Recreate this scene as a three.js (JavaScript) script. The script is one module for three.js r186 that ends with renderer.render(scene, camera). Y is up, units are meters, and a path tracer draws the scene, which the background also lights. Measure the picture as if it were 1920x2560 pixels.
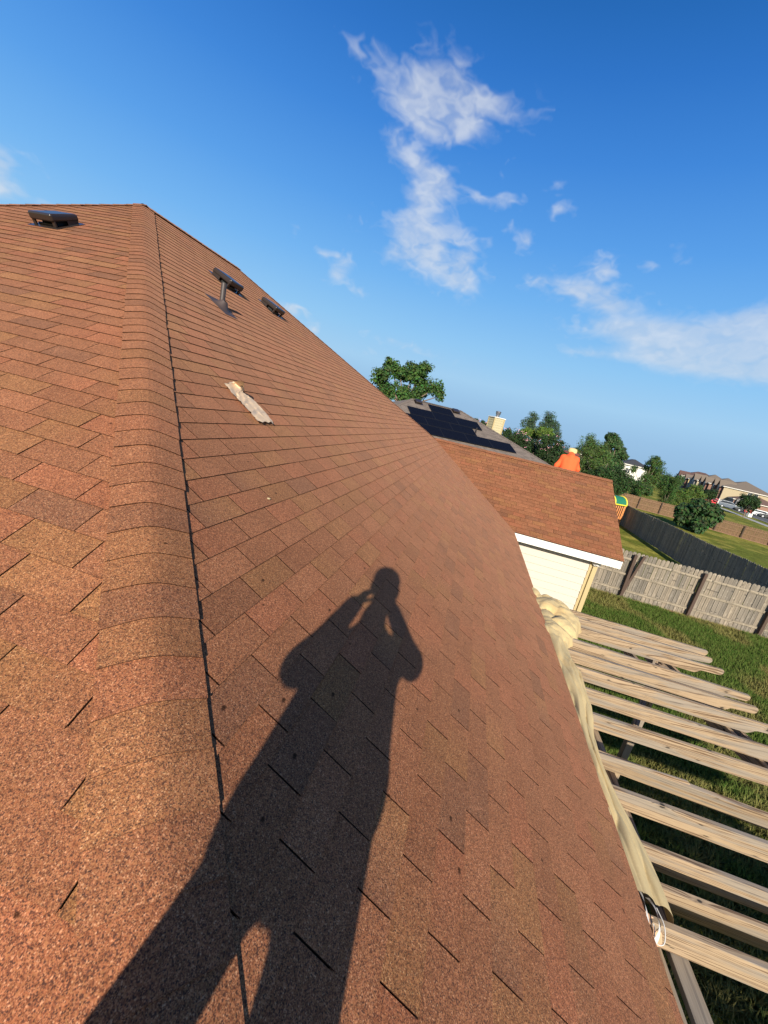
import * as THREE from 'three';
import { mergeGeometries } from 'three/addons/utils/BufferGeometryUtils.js';
import { RoundedBoxGeometry } from 'three/addons/geometries/RoundedBoxGeometry.js';
import { MarchingCubes } from 'three/addons/objects/MarchingCubes.js';

// ------------------------------------------------------------------ camera, light, exposure
const W = 768, H = 1024, EYE = 4.85, FOCAL = 1007.54;          // the eye stands 4.85 m above the lawn; focal length in pixels of a 1920 x 2560 picture
const V3 = (x, y, z) => new THREE.Vector3(x, y, z);
const scene = new THREE.Scene();
const camera = new THREE.PerspectiveCamera(THREE.MathUtils.radToDeg(2 * Math.atan(1280 / FOCAL)), W / H, 0.005, 6000);
const right = V3(0.9489098, 0.2193377, -0.22685054), up = V3(-0.26430943, 0.94519188, -0.19171032), back = V3(0.17236798, 0.24187455, 0.95487485);
camera.quaternion.setFromRotationMatrix(new THREE.Matrix4().makeBasis(right, up, back));
camera.position.set(0, EYE, 0);
const EXPOSURE = 1.75;
const SUN = V3(0.1329, 0.4111, 0.9018).normalize();
const sunLight = new THREE.DirectionalLight(new THREE.Color().setRGB(1, 0.93, 0.8), 4.3);
sunLight.position.copy(SUN).multiplyScalar(200);
sunLight.castShadow = true;
sunLight.shadow.mapSize.set(4096, 4096);
Object.assign(sunLight.shadow.camera, { left: -70, right: 70, top: 70, bottom: -70, near: 1, far: 500 });
scene.add(sunLight, sunLight.target);
const renderer = new THREE.WebGLRenderer({ antialias: true });
renderer.setSize(W, H);
renderer.toneMapping = THREE.LinearToneMapping;
renderer.toneMappingExposure = EXPOSURE;
renderer.shadowMap.enabled = true;

// ------------------------------------------------------------------ small tools
function rng(seed) { let a = seed >>> 0; return () => { a = (a + 0x6d2b79f5) >>> 0; let t = Math.imul(a ^ (a >>> 15), 1 | a); t = (t + Math.imul(t ^ (t >>> 7), 61 | t)) ^ t; return ((t ^ (t >>> 14)) >>> 0) / 4294967296; }; }
const hash = (x, y, z = 0) => { let h = Math.imul(x | 0, 374761393) ^ Math.imul(y | 0, 668265263) ^ Math.imul(z | 0, 2147483647 - 99991); h = Math.imul(h ^ (h >>> 13), 1274126177); h ^= h >>> 16; return (h >>> 0) / 4294967296; };
const sm = (a, b, x) => { const t = Math.min(1, Math.max(0, (x - a) / (b - a))); return t * t * (3 - 2 * t); };
const mix = (a, b, t) => a + (b - a) * t;
const clamp = (x, a = 0, b = 1) => Math.min(b, Math.max(a, x));
function vnoise(x, y, px = 0, py = 0, s = 0) {                        // value noise, periodic when px, py are given
  const ix = Math.floor(x), iy = Math.floor(y), fx = x - ix, fy = y - iy, u = fx * fx * (3 - 2 * fx), v = fy * fy * (3 - 2 * fy);
  const m = (i, p) => (p ? ((i % p) + p) % p : i);
  const a = m(ix, px), b = m(ix + 1, px), c = m(iy, py), d = m(iy + 1, py);
  return mix(mix(hash(a, c, s), hash(b, c, s), u), mix(hash(a, d, s), hash(b, d, s), u), v);
}
function fbm(x, y, oct = 4, px = 0, py = 0, s = 0) { let t = 0, a = 0.5, n = 0; for (let i = 0; i < oct; i++) { t += a * vnoise(x, y, px, py, s + i * 17); n += a; x *= 2; y *= 2; px *= 2; py *= 2; a *= 0.5; } return t / n; }
const lin = (c) => (c <= 0.04045 ? c / 12.92 : Math.pow((c + 0.055) / 1.055, 2.4));
const srgb8 = (l) => Math.round(255 * (l <= 0.0031308 ? 12.92 * clamp(l) : 1.055 * Math.pow(clamp(l), 1 / 2.4) - 0.055));
function texture(w, h, fn, color = true) {                              // fn(u, v, out) fills out with linear r, g, b in 0..1
  const data = new Uint8Array(w * h * 4), o = [0, 0, 0];
  for (let y = 0, i = 0; y < h; y++) for (let x = 0; x < w; x++, i += 4) {
    fn((x + 0.5) / w, (y + 0.5) / h, o);
    for (let c = 0; c < 3; c++) data[i + c] = color ? srgb8(o[c]) : Math.round(255 * clamp(o[c]));
    data[i + 3] = 255;
  }
  const t = new THREE.DataTexture(data, w, h, THREE.RGBAFormat);
  t.wrapS = t.wrapT = THREE.RepeatWrapping; t.magFilter = THREE.LinearFilter; t.minFilter = THREE.LinearMipmapLinearFilter; t.generateMipmaps = true;
  if (color) t.colorSpace = THREE.SRGBColorSpace;
  t.needsUpdate = true;
  return t;
}
function scaled(t, mx, my) { const c = t.clone(); c.repeat.set(1 / mx, 1 / my); return c; }   // uv in metres, one repeat every mx x my metres
const RGB = (r, g, b) => new THREE.Color().setRGB(r, g, b);
const std = (color, roughness = 0.9, extra = {}) => new THREE.MeshStandardMaterial({ color, roughness, metalness: 0, ...extra });
// a ray through a pixel of the 1920 x 2560 photograph, met with a plane: used to measure where things stand
const rayOf = (u, v) => V3(0, 0, 0).addScaledVector(right, u - 960).addScaledVector(up, 1280 - v).addScaledVector(back, -FOCAL).normalize();
const eye = V3(0, EYE, 0);
const hitZ = (u, v, z) => { const r = rayOf(u, v); return eye.clone().addScaledVector(r, z / r.z); };
const hitY = (u, v, y) => { const r = rayOf(u, v); return eye.clone().addScaledVector(r, (y - EYE) / r.y); };
const hitD = (u, v, d) => { const r = rayOf(u, v); return eye.clone().addScaledVector(r, d / Math.hypot(r.x, r.z)); };

const taken = {};
function numbered(name) { const n = taken[name] = (taken[name] ?? -1) + 1; return n ? `${name}_${String(n).padStart(3, '0')}` : name; }
function tag(o, label, category, group, kind) { if (label) o.userData.label = label; if (category) o.userData.category = category; if (group) o.userData.group = group; if (kind) o.userData.kind = kind; return o; }
function thing(name, label, category, group, pos = [0, 0, 0], turn = 0) { const g = new THREE.Group(); g.name = numbered(name); g.position.set(...pos); g.rotation.y = turn; scene.add(g); return tag(g, label, category, group); }
function part(name, geometry, material, parent) { const m = new THREE.Mesh(geometry, material); m.name = name; m.castShadow = m.receiveShadow = true; parent.add(m); return m; }
function whole(name, geometry, material, label, category, group, kind) { const m = part(numbered(name), geometry, material, scene); return tag(m, label, category, group, kind); }
class MB {                                                              // collects triangles; corners share no vertices, so faces stay crisp
  constructor() { this.p = []; this.t = []; this.c = []; }
  tri(a, b, c, ua, ub, uc, col) { this.p.push(...a, ...b, ...c); this.t.push(...(ua || [0, 0]), ...(ub || [0, 0]), ...(uc || [0, 0])); if (col) for (let i = 0; i < 3; i++) this.c.push(...col); }
  quad(a, b, c, d, uv, col) { uv = uv || [[0, 0], [1, 0], [1, 1], [0, 1]]; this.tri(a, b, c, uv[0], uv[1], uv[2], col); this.tri(a, c, d, uv[0], uv[2], uv[3], col); }
  box(x0, x1, y0, y1, z0, z1, col, f = (p) => p, ou = 0, ov = 0) {        // uv in metres
    const P = (x, y, z) => f([x, y, z]);
    const uv = (w, h) => [[ou, ov], [ou + w, ov], [ou + w, ov + h], [ou, ov + h]];
    const w = x1 - x0, h = y1 - y0, d = z1 - z0;
    this.quad(P(x0, y0, z1), P(x1, y0, z1), P(x1, y1, z1), P(x0, y1, z1), uv(w, h), col);
    this.quad(P(x1, y0, z0), P(x0, y0, z0), P(x0, y1, z0), P(x1, y1, z0), uv(w, h), col);
    this.quad(P(x1, y0, z1), P(x1, y0, z0), P(x1, y1, z0), P(x1, y1, z1), uv(d, h), col);
    this.quad(P(x0, y0, z0), P(x0, y0, z1), P(x0, y1, z1), P(x0, y1, z0), uv(d, h), col);
    this.quad(P(x0, y1, z1), P(x1, y1, z1), P(x1, y1, z0), P(x0, y1, z0), uv(w, d), col);
    this.quad(P(x0, y0, z0), P(x1, y0, z0), P(x1, y0, z1), P(x0, y0, z1), uv(w, d), col);
    return this;
  }
  geo() {
    const g = new THREE.BufferGeometry();
    g.setAttribute('position', new THREE.Float32BufferAttribute(this.p, 3));
    g.setAttribute('uv', new THREE.Float32BufferAttribute(this.t, 2));
    if (this.c.length) g.setAttribute('color', new THREE.Float32BufferAttribute(this.c, 3));
    g.computeVertexNormals();
    return g;
  }
  build(name, material, parent) { return part(name, this.geo(), material, parent); }
}
function tube(points, radius, seg = 24, sides = 8, closed = false) { return new THREE.TubeGeometry(new THREE.CatmullRomCurve3(points.map((p) => (p.isVector3 ? p : V3(...p))), closed), seg, radius, sides, closed); }
function rod(a, b, ra, rb = ra, sides = 8) { const d = b.clone().sub(a), g = new THREE.CylinderGeometry(rb, ra, d.length(), sides, 1); g.applyQuaternion(new THREE.Quaternion().setFromUnitVectors(V3(0, 1, 0), d.clone().normalize())); return g.translate(...a.clone().add(b).multiplyScalar(0.5).toArray()); }
function noIndex(g) { return g.index ? g.toNonIndexed() : g; }
function join(list) { return mergeGeometries(list.map((g) => { g = noIndex(g); for (const k of Object.keys(g.attributes)) if (!['position', 'normal', 'uv'].includes(k)) g.deleteAttribute(k); return g; })); }

// ------------------------------------------------------------------ the sky: blue air with thin broken clouds
function makeSky() {
  const w = 4096, h = 2048, data = new Float32Array(w * h * 4);
  const stops = [[0, 150, 187, 221], [3, 155, 195, 230], [6, 164, 207, 240], [10, 146, 200, 243], [16, 117, 181, 241], [22, 91, 160, 233], [29, 66, 136, 218], [35, 49, 117, 200], [40, 37, 103, 180], [60, 26, 82, 152], [90, 22, 72, 138]].map((s) => [s[0], lin(s[1] / 255), lin(s[2] / 255), lin(s[3] / 255)]);
  const at = (el) => { let i = 0; while (i < stops.length - 2 && el > stops[i + 1][0]) i++; const a = stops[i], b = stops[i + 1], t = clamp((el - a[0]) / (b[0] - a[0])); return [1, 2, 3].map((k) => mix(a[k], b[k], t)); };
  // puffs: azimuth (degrees from -z towards +x), elevation, half width, half height, thickness
  const puffs = [[-16.4, 32.6, 2.6, 1.7, 0.62], [-13.6, 33, 2.4, 1.3, 0.6], [-14.4, 30.9, 2.6, 1.5, 0.95], [-12, 30.6, 2, 1.2, 0.85], [-15.5, 30, 2, 0.9, 0.6], [-6.6, 32.2, 1.9, 1, 0.6], [-9.5, 32.4, 1.6, 0.7, 0.4], [-24.2, 33, 1.4, 0.8, 0.55], [-21.6, 32.2, 1.6, 0.7, 0.5], [-19, 31, 1.4, 0.7, 0.5],
    [-19.6, 27.9, 1.2, 0.9, 0.55], [-16.8, 26.8, 1.8, 1, 0.7], [-14, 26.2, 1.8, 1, 0.6], [-11.8, 25.4, 1.4, 0.9, 0.75], [-14.2, 24, 2, 1.1, 0.85], [-14.6, 21.4, 2.4, 1.5, 0.85], [-12.6, 19.6, 2.8, 1.5, 0.85], [-15.8, 18.2, 1.8, 1, 0.55], [-9.6, 17.8, 2.6, 1.1, 0.7], [-7.2, 19.2, 1, 1.4, 0.8], [-7.2, 16.5, 1.6, 0.9, 0.7], [-9.5, 21.6, 1.6, 0.9, 0.55],
    [-7.6, 25.2, 0.9, 0.45, 0.6], [-4.5, 25.3, 1.1, 0.5, 0.6], [-5.4, 27.3, 0.5, 0.9, 0.55], [1, 26.8, 0.7, 0.5, 0.5], [1.8, 25.2, 1, 0.5, 0.55], [-0.8, 22.4, 0.9, 0.75, 0.85], [-3, 22.9, 0.5, 0.4, 0.5], [-5, 21.3, 0.4, 0.6, 0.4],
    [2.4, 18.4, 1.4, 0.8, 0.75], [9, 20.3, 1.2, 0.8, 0.85], [6.4, 18, 1.8, 0.9, 0.85], [9.4, 17.9, 2, 0.9, 0.85], [11.4, 16.9, 2.2, 0.8, 0.75],
    [11, 14.8, 3, 1, 0.6], [15.5, 14.7, 3.4, 1.2, 0.75], [20, 14, 4, 1.5, 0.85], [25, 14.4, 4.5, 2, 0.9], [31, 15, 5, 2, 0.8], [25, 16.9, 2.6, 0.8, 0.55], [9.6, 11.7, 2.2, 0.5, 0.6], [14.5, 12.2, 3, 0.8, 0.5], [20, 11.9, 3.4, 0.9, 0.6], [27, 11.6, 4, 1.2, 0.6],
    [13.4, 21, 1.1, 0.35, 0.55], [16.2, 21.5, 0.9, 0.45, 0.5], [15, 22.8, 0.6, 0.3, 0.3], [-14.4, 8.7, 2, 0.35, 0.5], [-10.4, 8, 2.6, 0.5, 0.35], [-55.6, 13, 1.5, 1.0, 1], [-56.4, 11.1, 2.4, 0.7, 1], [-52, 11.4, 0.8, 0.35, 0.3],
    [-27.6, 9.2, 1.6, 0.7, 0.95], [-22.6, 16.1, 1.3, 0.55, 0.8], [-22.8, 14.6, 1.2, 0.7, 0.75], [-24.9, 15.9, 0.6, 0.4, 0.6], [-28.6, 17.4, 0.5, 0.7, 0.45], [-21.4, 20.2, 0.7, 0.6, 0.4], [-24.4, 7.6, 0.6, 0.4, 0.7], [-20, 13.2, 0.8, 0.4, 0.5], [-17.6, 6.4, 0.8, 0.4, 0.5], [-5.3, 6.3, 0.7, 0.3, 0.3]];
  const R = rng(5);
  for (let i = 0; i < 90; i++) { const az = 48 + R() * 250; puffs.push([az > 180 ? az - 360 : az, 8 + R() * R() * 40, 1.2 + R() * 3, 0.6 + R() * 1.2, 0.4 + R() * 0.5]); }
  const cells = new Map();                                              // puffs by 4-degree cell
  puffs.forEach((p) => { const rx = 2.4 * p[2] / Math.cos(p[1] * Math.PI / 180), ry = 2.4 * p[3]; for (let a = Math.floor((p[0] - rx) / 4); a <= Math.floor((p[0] + rx) / 4); a++) for (let e = Math.floor((p[1] - ry) / 4); e <= Math.floor((p[1] + ry) / 4); e++) { const k = ((a % 90) + 90) % 90 + e * 100; if (!cells.has(k)) cells.set(k, []); cells.get(k).push(p); } });
  const sunD = [SUN.x, SUN.y, SUN.z], halo = [1.15, 1.02, 0.8];  // warm glow round the sun, out of view, added to warm the shaded roof
  const white = [lin(0.905), lin(0.93), lin(0.965)];
  for (let y = 0; y < h; y++) {
    const el = ((y + 0.5) / h - 0.5) * 180, base = at(Math.max(0, el)), ce = Math.cos(el * Math.PI / 180);
    for (let x = 0; x < w; x++) {
      const phi = ((x + 0.5) / w - 0.5) * 2 * Math.PI;                 // atan2(z, x)
      let az = Math.atan2(Math.cos(phi), -Math.sin(phi)) * 180 / Math.PI;
      let a = 0, d = 0, n = 0.5;
      const list = el > 0 ? cells.get(((Math.floor(az / 4) % 90) + 90) % 90 + Math.floor(el / 4) * 100) : null;
      if (list) {
        for (const p of list) { let dx = az - p[0]; dx -= 360 * Math.round(dx / 360); dx = dx * ce / (p[2] * 1.15); const dy = (el - p[1]) / (p[3] * 1.15), q = dx * dx + dy * dy; if (q < 5.5) d += p[4] * Math.exp(-q * 0.85); }
        if (d > 0.02) {
          const X = az * ce * 0.55, Y = el * 0.95, wx = fbm(X * 0.9, Y * 0.9, 3, 0, 0, 3) - 0.5, wy = fbm(X * 0.9, Y * 0.9, 3, 0, 0, 91) - 0.5;
          n = fbm(X + wx * 2.2, Y + wy * 2.2, 5, 0, 0, 41);
          const soft = sm(9, 11, az) * sm(17.6, 16.6, el);
          a = clamp((Math.min(d, 1.0) * 1.1 + (n - 0.5) * mix(1.45, 0.8, soft) - 0.2) / 1.25);
          a = mix(a * a * (3 - 2 * a), a, 0.5) * mix(0.7, 0.7, soft);
          a *= sm(-0.5, 3.5, el);
        }
      }
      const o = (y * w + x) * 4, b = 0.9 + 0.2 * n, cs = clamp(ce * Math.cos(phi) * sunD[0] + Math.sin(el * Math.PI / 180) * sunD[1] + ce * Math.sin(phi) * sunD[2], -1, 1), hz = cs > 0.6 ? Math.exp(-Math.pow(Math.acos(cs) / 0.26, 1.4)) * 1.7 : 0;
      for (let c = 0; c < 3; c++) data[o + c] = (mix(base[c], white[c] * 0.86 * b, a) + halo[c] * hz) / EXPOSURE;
      data[o + 3] = 1;
    }
  }
  const t = new THREE.DataTexture(data, w, h, THREE.RGBAFormat, THREE.FloatType);
  t.mapping = THREE.EquirectangularReflectionMapping; t.magFilter = t.minFilter = THREE.LinearFilter; t.needsUpdate = true;
  return t;
}
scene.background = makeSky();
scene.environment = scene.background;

// ------------------------------------------------------------------ materials
const granules = texture(1024, 1024, (u, v, o) => {                      // coloured stone granules of asphalt shingles, one repeat is 1.6 m
  const x = Math.floor(u * 1024), y = Math.floor(v * 1024);
  const r = ((k) => (k < 0.4 ? hash(x >> 1, y >> 1, 9) : hash(x, y, 7)))(hash(x >> 1, y >> 1, 3)), r2 = hash(x, y, 11), coarse = fbm(u * 230, v * 230, 2, 230, 230, 5), wide = fbm(u * 6, v * 6, 3, 6, 6, 23);
  let c = r < 0.17 ? [0.075, 0.035, 0.024] : r < 0.36 ? [0.148, 0.056, 0.03] : r < 0.62 ? [0.255, 0.095, 0.043] : r < 0.8 ? [0.295, 0.127, 0.055] : r < 0.94 ? [0.34, 0.142, 0.068] : [0.45, 0.23, 0.12];
  const k = (0.68 + 0.64 * coarse) * (0.86 + 0.28 * r2) * (0.84 + 0.32 * wide);
  let mark = 1;
  for (let q = 0; q < 7; q++) { const dx = u - hash(q, 1, 301), dy = v - hash(q, 2, 301), d = Math.hypot(dx, dy * (1 + hash(q, 4, 301))) * 1.6, rr = 0.004 + 0.008 * hash(q, 3, 301); if (d < rr * 2) mark = Math.min(mark, mix(0.22, 1, sm(rr * 0.6, rr * 1.3, d + 0.004 * (coarse - 0.5)))); }
  for (let q = 0; q < 4; q++) { const a = hash(q, 6, 303) * 3.14, dx = (u - hash(q, 1, 303)) * 1.6, dy = (v - hash(q, 2, 303)) * 1.6, al = dx * Math.cos(a) + dy * Math.sin(a), ac = -dx * Math.sin(a) + dy * Math.cos(a); if (Math.abs(al) < 0.05 && Math.abs(ac) < 0.006 * r2 + 0.002) mark *= 1.35; }
  for (let i = 0; i < 3; i++) o[i] = c[i] * k * mark;
});
const granuleBump = texture(1024, 1024, (u, v, o) => { const x = Math.floor(u * 1024), y = Math.floor(v * 1024); o[0] = o[1] = o[2] = 0.55 * hash(x >> 1, y >> 1, 77) + 0.45 * fbm(u * 300, v * 300, 2, 300, 300, 55); }, false);
const shingleMat = new THREE.MeshPhysicalMaterial({ color: 0xffffff, roughness: 0.95, specularIntensity: 0.12, sheen: 0.75, sheenColor: RGB(0.8, 0.42, 0.26), sheenRoughness: 0.8, vertexColors: true, map: scaled(granules, 1.6, 1.6), bumpMap: scaled(granuleBump, 1.6, 1.6), bumpScale: 0.0006, side: THREE.DoubleSide });
const deckMat = std(RGB(0.02, 0.017, 0.016), 0.95, { side: THREE.DoubleSide });
const wood = texture(2048, 512, (u, v, o) => {                           // weathered pine, grain along u; one repeat is 2.4 x 0.6 m
  let vv = v, dark = 0, ring = 0;
  for (let k = 0; k < 9; k++) {
    const kx = hash(k, 3, 8), ky = hash(k, 5, 8); let dx = u - kx, dy = v - ky; dx -= Math.round(dx); dy -= Math.round(dy);
    const X = dx * 2.4, Y = dy * 0.6, rad = 0.009 + 0.008 * hash(k, 9, 8), q = Math.hypot(X * 0.55, Y) / rad;
    vv += 0.045 * Math.sign(dy || 1) * Math.exp(-q * 0.42);
    dark = Math.max(dark, 1 - sm(0.55, 1.0, q)); ring = Math.max(ring, (1 - sm(1, 2.4, q)) * 0.55);
  }
  const warp = fbm(u * 5, vv * 6, 3, 5, 6, 2) * 0.35, g1 = fbm(u * 4, vv * 46 + warp * 9, 3, 4, 46, 31), g2 = fbm(u * 22, vv * 190, 2, 22, 190, 63), grey = fbm(u * 6, vv * 7, 4, 6, 7, 19);
  const lines = sm(0.5, 0.68, g1), cr = sm(0.79, 0.86, fbm(u * 7, vv * 90, 2, 7, 90, 83));
  const a = [0.36, 0.255, 0.155], b = [0.1, 0.055, 0.027], gr = [0.235, 0.2, 0.16];
  for (let i = 0; i < 3; i++) { let c = mix(a[i], b[i], clamp(0.9 * lines + 1.3 * (g2 - 0.42) + 0.5 * (grey - 0.45))); c = mix(c, gr[i] * (0.7 + 0.6 * g2), sm(0.4, 0.68, grey) * 0.7); c *= 0.8 + 0.36 * g2; c *= 1 - 0.72 * dark - 0.36 * ring; c *= 1 - 0.75 * cr; o[i] = c; }
});
const woodBump = texture(1024, 512, (u, v, o) => { o[0] = o[1] = o[2] = 0.6 * fbm(u * 8, v * 120, 3, 8, 120, 14) + 0.4 * fbm(u * 4, v * 46, 2, 4, 46, 31); }, false);
const pickWood = texture(512, 1024, (u, v, o) => {                       // grey fence wood, grain along v; one repeat is 1.2 x 2.4 m
  const g = fbm(u * 70, v * 3, 2, 70, 3, 3), f = fbm(u * 200, v * 10, 2, 200, 10, 9), p = fbm(u * 22, v * 1, 2, 22, 1, 12), kn = sm(0.87, 0.93, vnoise(u * 14, v * 22, 14, 22, 5));
  const k = (0.5 + 0.55 * g + 0.4 * (f - 0.5)) * (0.72 + 0.56 * p) * (1 - 0.55 * kn), li = sm(0.66, 0.76, fbm(u * 24, v * 30, 3, 24, 30, 44));
  o[0] = mix(0.215 * k, 0.3, li * 0.4); o[1] = mix(0.182 * k, 0.265, li * 0.4); o[2] = mix(0.14 * k, 0.215, li * 0.4);
});
const lawnTex = texture(2048, 2048, (u, v, o) => {                       // mown, sun-dried lawn, one repeat is 24 m
  const big = fbm(u * 7, v * 7, 4, 7, 7, 1), mid = fbm(u * 60, v * 60, 3, 60, 60, 2), fine = fbm(u * 420, v * 420, 2, 420, 420, 3), dry = sm(0.42, 0.68, fbm(u * 20, v * 20, 4, 20, 20, 6) * 0.6 + big * 0.4), x = Math.floor(u * 2048), y = Math.floor(v * 2048), s = hash(x, y, 5);
  const g = [0.092, 0.11, 0.015], d = [0.25, 0.21, 0.042], k = (0.55 + 0.9 * fine) * (0.6 + 0.8 * mid) * (0.75 + 0.5 * s);
  for (let i = 0; i < 3; i++) o[i] = mix(g[i], d[i], dry * 0.8 + 0.2 * s) * k * 1.15;
});
const soilTex = texture(512, 512, (u, v, o) => { const k = 0.5 + 0.6 * fbm(u * 60, v * 60, 4, 60, 60, 8) + 0.25 * hash(Math.floor(u * 512), Math.floor(v * 512), 4); o[0] = 0.36 * k; o[1] = 0.205 * k; o[2] = 0.105 * k; });
const canvasTex = texture(1024, 1024, (u, v, o) => { const k = 0.86 + 0.14 * fbm(u * 200, v * 200, 2, 200, 200, 4), st = sm(0.5, 0.78, fbm(u * 7, v * 7, 5, 7, 7, 9)), sp = sm(0.8, 0.86, fbm(u * 40, v * 40, 2, 40, 40, 2)); o[0] = 0.6 * k * (1 - 0.12 * st); o[1] = 0.445 * k * (1 - 0.18 * st); o[2] = 0.21 * k * (1 - 0.24 * st); });
const paperTex = texture(512, 512, (u, v, o) => { const st = sm(0.45, 0.75, fbm(u * 9, v * 9, 5, 9, 9, 3)), g = fbm(u * 120, v * 120, 2, 120, 120, 8); for (let i = 0; i < 3; i++) o[i] = mix([0.62, 0.44, 0.28][i], [0.4, 0.31, 0.235][i], st * 0.8) * (0.85 + 0.3 * g); });
const greyShingleTex = texture(1024, 1024, (u, v, o) => { const row = Math.floor(v * 28), off = (row % 2) * 0.5 + hash(row, 2) * 0.2, col = Math.floor(u * 12 + off), t = hash(col, row, 9), g = hash(Math.floor(u * 1024), Math.floor(v * 1024), 2); const k = (0.78 + 0.44 * t) * (0.7 + 0.6 * g); o[0] = 0.145 * k; o[1] = 0.112 * k; o[2] = 0.088 * k; });
const concreteTex = texture(512, 512, (u, v, o) => { const k = 0.75 + 0.35 * fbm(u * 10, v * 10, 5, 10, 10, 3) + 0.1 * hash(Math.floor(u * 512), Math.floor(v * 512), 1); o[0] = 0.36 * k; o[1] = 0.335 * k; o[2] = 0.3 * k; });
const woodMat = std(0xffffff, 0.85, { map: scaled(wood, 2.4, 0.6), bumpMap: scaled(woodBump, 1.2, 0.6), bumpScale: 0.0016 });
const lawnMat = new THREE.MeshPhysicalMaterial({ color: 0xffffff, roughness: 1, specularIntensity: 0.1, map: scaled(lawnTex, 24, 24) });
const soilMat = std(0xffffff, 0.97, { map: scaled(soilTex, 1.3, 1.3) });
const canvasMat = std(0xffffff, 0.9, { map: scaled(canvasTex, 1.4, 1.4), side: THREE.DoubleSide });
const paperMat = std(0xffffff, 0.9, { map: scaled(paperTex, 0.5, 0.5), side: THREE.DoubleSide });
const creamMat = std(RGB(0.49, 0.43, 0.355), 0.75), creamTrimMat = std(RGB(0.42, 0.32, 0.155), 0.6), whiteMat = std(RGB(0.74, 0.7, 0.62), 0.7);
const brownMetal = std(RGB(0.028, 0.02, 0.0165), 0.28), darkMat = std(RGB(0.008, 0.008, 0.008), 0.8), bootMat = std(RGB(0.06, 0.04, 0.034), 0.6);
const concreteMat = std(0xffffff, 0.95, { map: scaled(concreteTex, 5, 5) });

// ------------------------------------------------------------------ ground, street
{
  const g = new THREE.PlaneGeometry(5000, 5000, 1, 1).rotateX(-Math.PI / 2);
  const uv = g.attributes.uv, p = g.attributes.position;
  for (let i = 0; i < p.count; i++) uv.setXY(i, p.getX(i), p.getZ(i));
  whole('ground', g, lawnMat, 'wide sun-dried lawn running from the pergola out past the fences', 'lawn', null, 'structure');
}
const T = V3(0.24, 0, -0.97).normalize(), RT = V3(0.97, 0, 0.24).normalize();   // along the far street, and across it towards the far houses
function strip(name, x0, x1, s0, s1, y, mat, label, cat) {                        // a band of ground along the far street
  const o = V3(56, 0, -98), m = new MB(), P = (x, s) => { const q = o.clone().addScaledVector(RT, x).addScaledVector(T, s); return [q.x, y, q.z]; }, n = 40;
  for (let i = 0; i < n; i++) { const a = mix(s0, s1, i / n), b = mix(s0, s1, (i + 1) / n); m.quad(P(x0, a), P(x1, a), P(x1, b), P(x0, b), [[x0, a], [x1, a], [x1, b], [x0, b]]); }
  return whole(name, m.geo(), mat, label, cat, null, 'structure');
}
strip('pavement', 0.4, 2.2, -90, 200, 0.012, concreteMat, 'pale concrete pavement beyond the far brown fence', 'pavement');
strip('road', 5.2, 13.5, -90, 200, 0.004, std(RGB(0.075, 0.073, 0.07), 0.95), 'grey asphalt street in front of the far houses', 'road');
strip('kerb', 4.9, 5.2, -90, 200, 0.12, concreteMat, 'concrete kerb along the near side of the far street', 'kerb');

// ------------------------------------------------------------------ the house whose roof we stand on
const S = 0.5933, CO = 1 / Math.sqrt(1 + S * S), SI = S * CO, HIP = 0.1736, XE = 1.541, XR = -6.115, ZA = XR - HIP, ZB = -8.852, YE = -2.2746 + EYE, YR = YE + (XE - XR) * S, ZL = XE - HIP, HALF = XE - XR;
const XW = -1.393, ZW = -13.5746, YW = YE + (XE - XW) * S, XG = 4.236, ZE = -10.64, ZBACK = ZB - HALF;
const house = thing('house', 'brick-red shingled hip roof house with a side wing and cream lap siding', 'house');
const roofM = new MB();
{
  const poly = (pts, n) => { const q = pts.map((p) => [p[0] - n[0] * 0.014, p[1] - n[1] * 0.014, p[2] - n[2] * 0.014]); for (let i = 1; i < q.length - 1; i++) roofM.tri(q[0], q[i], q[i + 1]); };
  const ap = [XR, YR, ZA], kb = [XR, YR, ZB], ws = [XW, YW, ZW], wr = [XG, YW, ZW];
  poly([[XE, YE, ZL], ap, kb, ws, [XE, YE, ZE]], [SI, CO, 0]);
  poly([[XE, YE, ZL], ap, [XR - HALF, YE, ZL]], [0, CO, SI]);
  poly([[XE, YE, ZE], ws, wr, [XG, YE, ZE]], [0, CO, SI]);
  poly([ws, kb, [XR - HALF, YE, ZBACK], [XG, YE, ZBACK], wr], [0, CO, -SI]);
  poly([ap, kb, [XR - HALF, YE, ZBACK], [XR - HALF, YE, ZL]], [-SI, CO, 0]);
}
const roof = roofM.build('roof', deckMat, house);

function clipPoly(pts, poly) {                                           // Sutherland-Hodgman; poly runs counter-clockwise
  for (let i = 0; i < poly.length && pts.length; i++) {
    const a = poly[i], b = poly[(i + 1) % poly.length], side = (p) => (b[0] - a[0]) * (p[1] - a[1]) - (b[1] - a[1]) * (p[0] - a[0]), out = [];
    for (let j = 0; j < pts.length; j++) { const p = pts[j], q = pts[(j + 1) % pts.length], sp = side(p), sq = side(q); if (sp >= 0) out.push(p); if ((sp >= 0) !== (sq >= 0)) { const t = sp / (sp - sq); out.push([p[0] + t * (q[0] - p[0]), p[1] + t * (q[1] - p[1])]); } }
    pts = out;
  }
  return pts;
}
const area2 = (p) => p.reduce((s, a, i) => { const b = p[(i + 1) % p.length]; return s + a[0] * b[1] - a[1] * b[0]; }, 0);
const EXPO = 0.1426, TAB = 0.337, TABL = 0.152, SLOT = 0.003;
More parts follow.
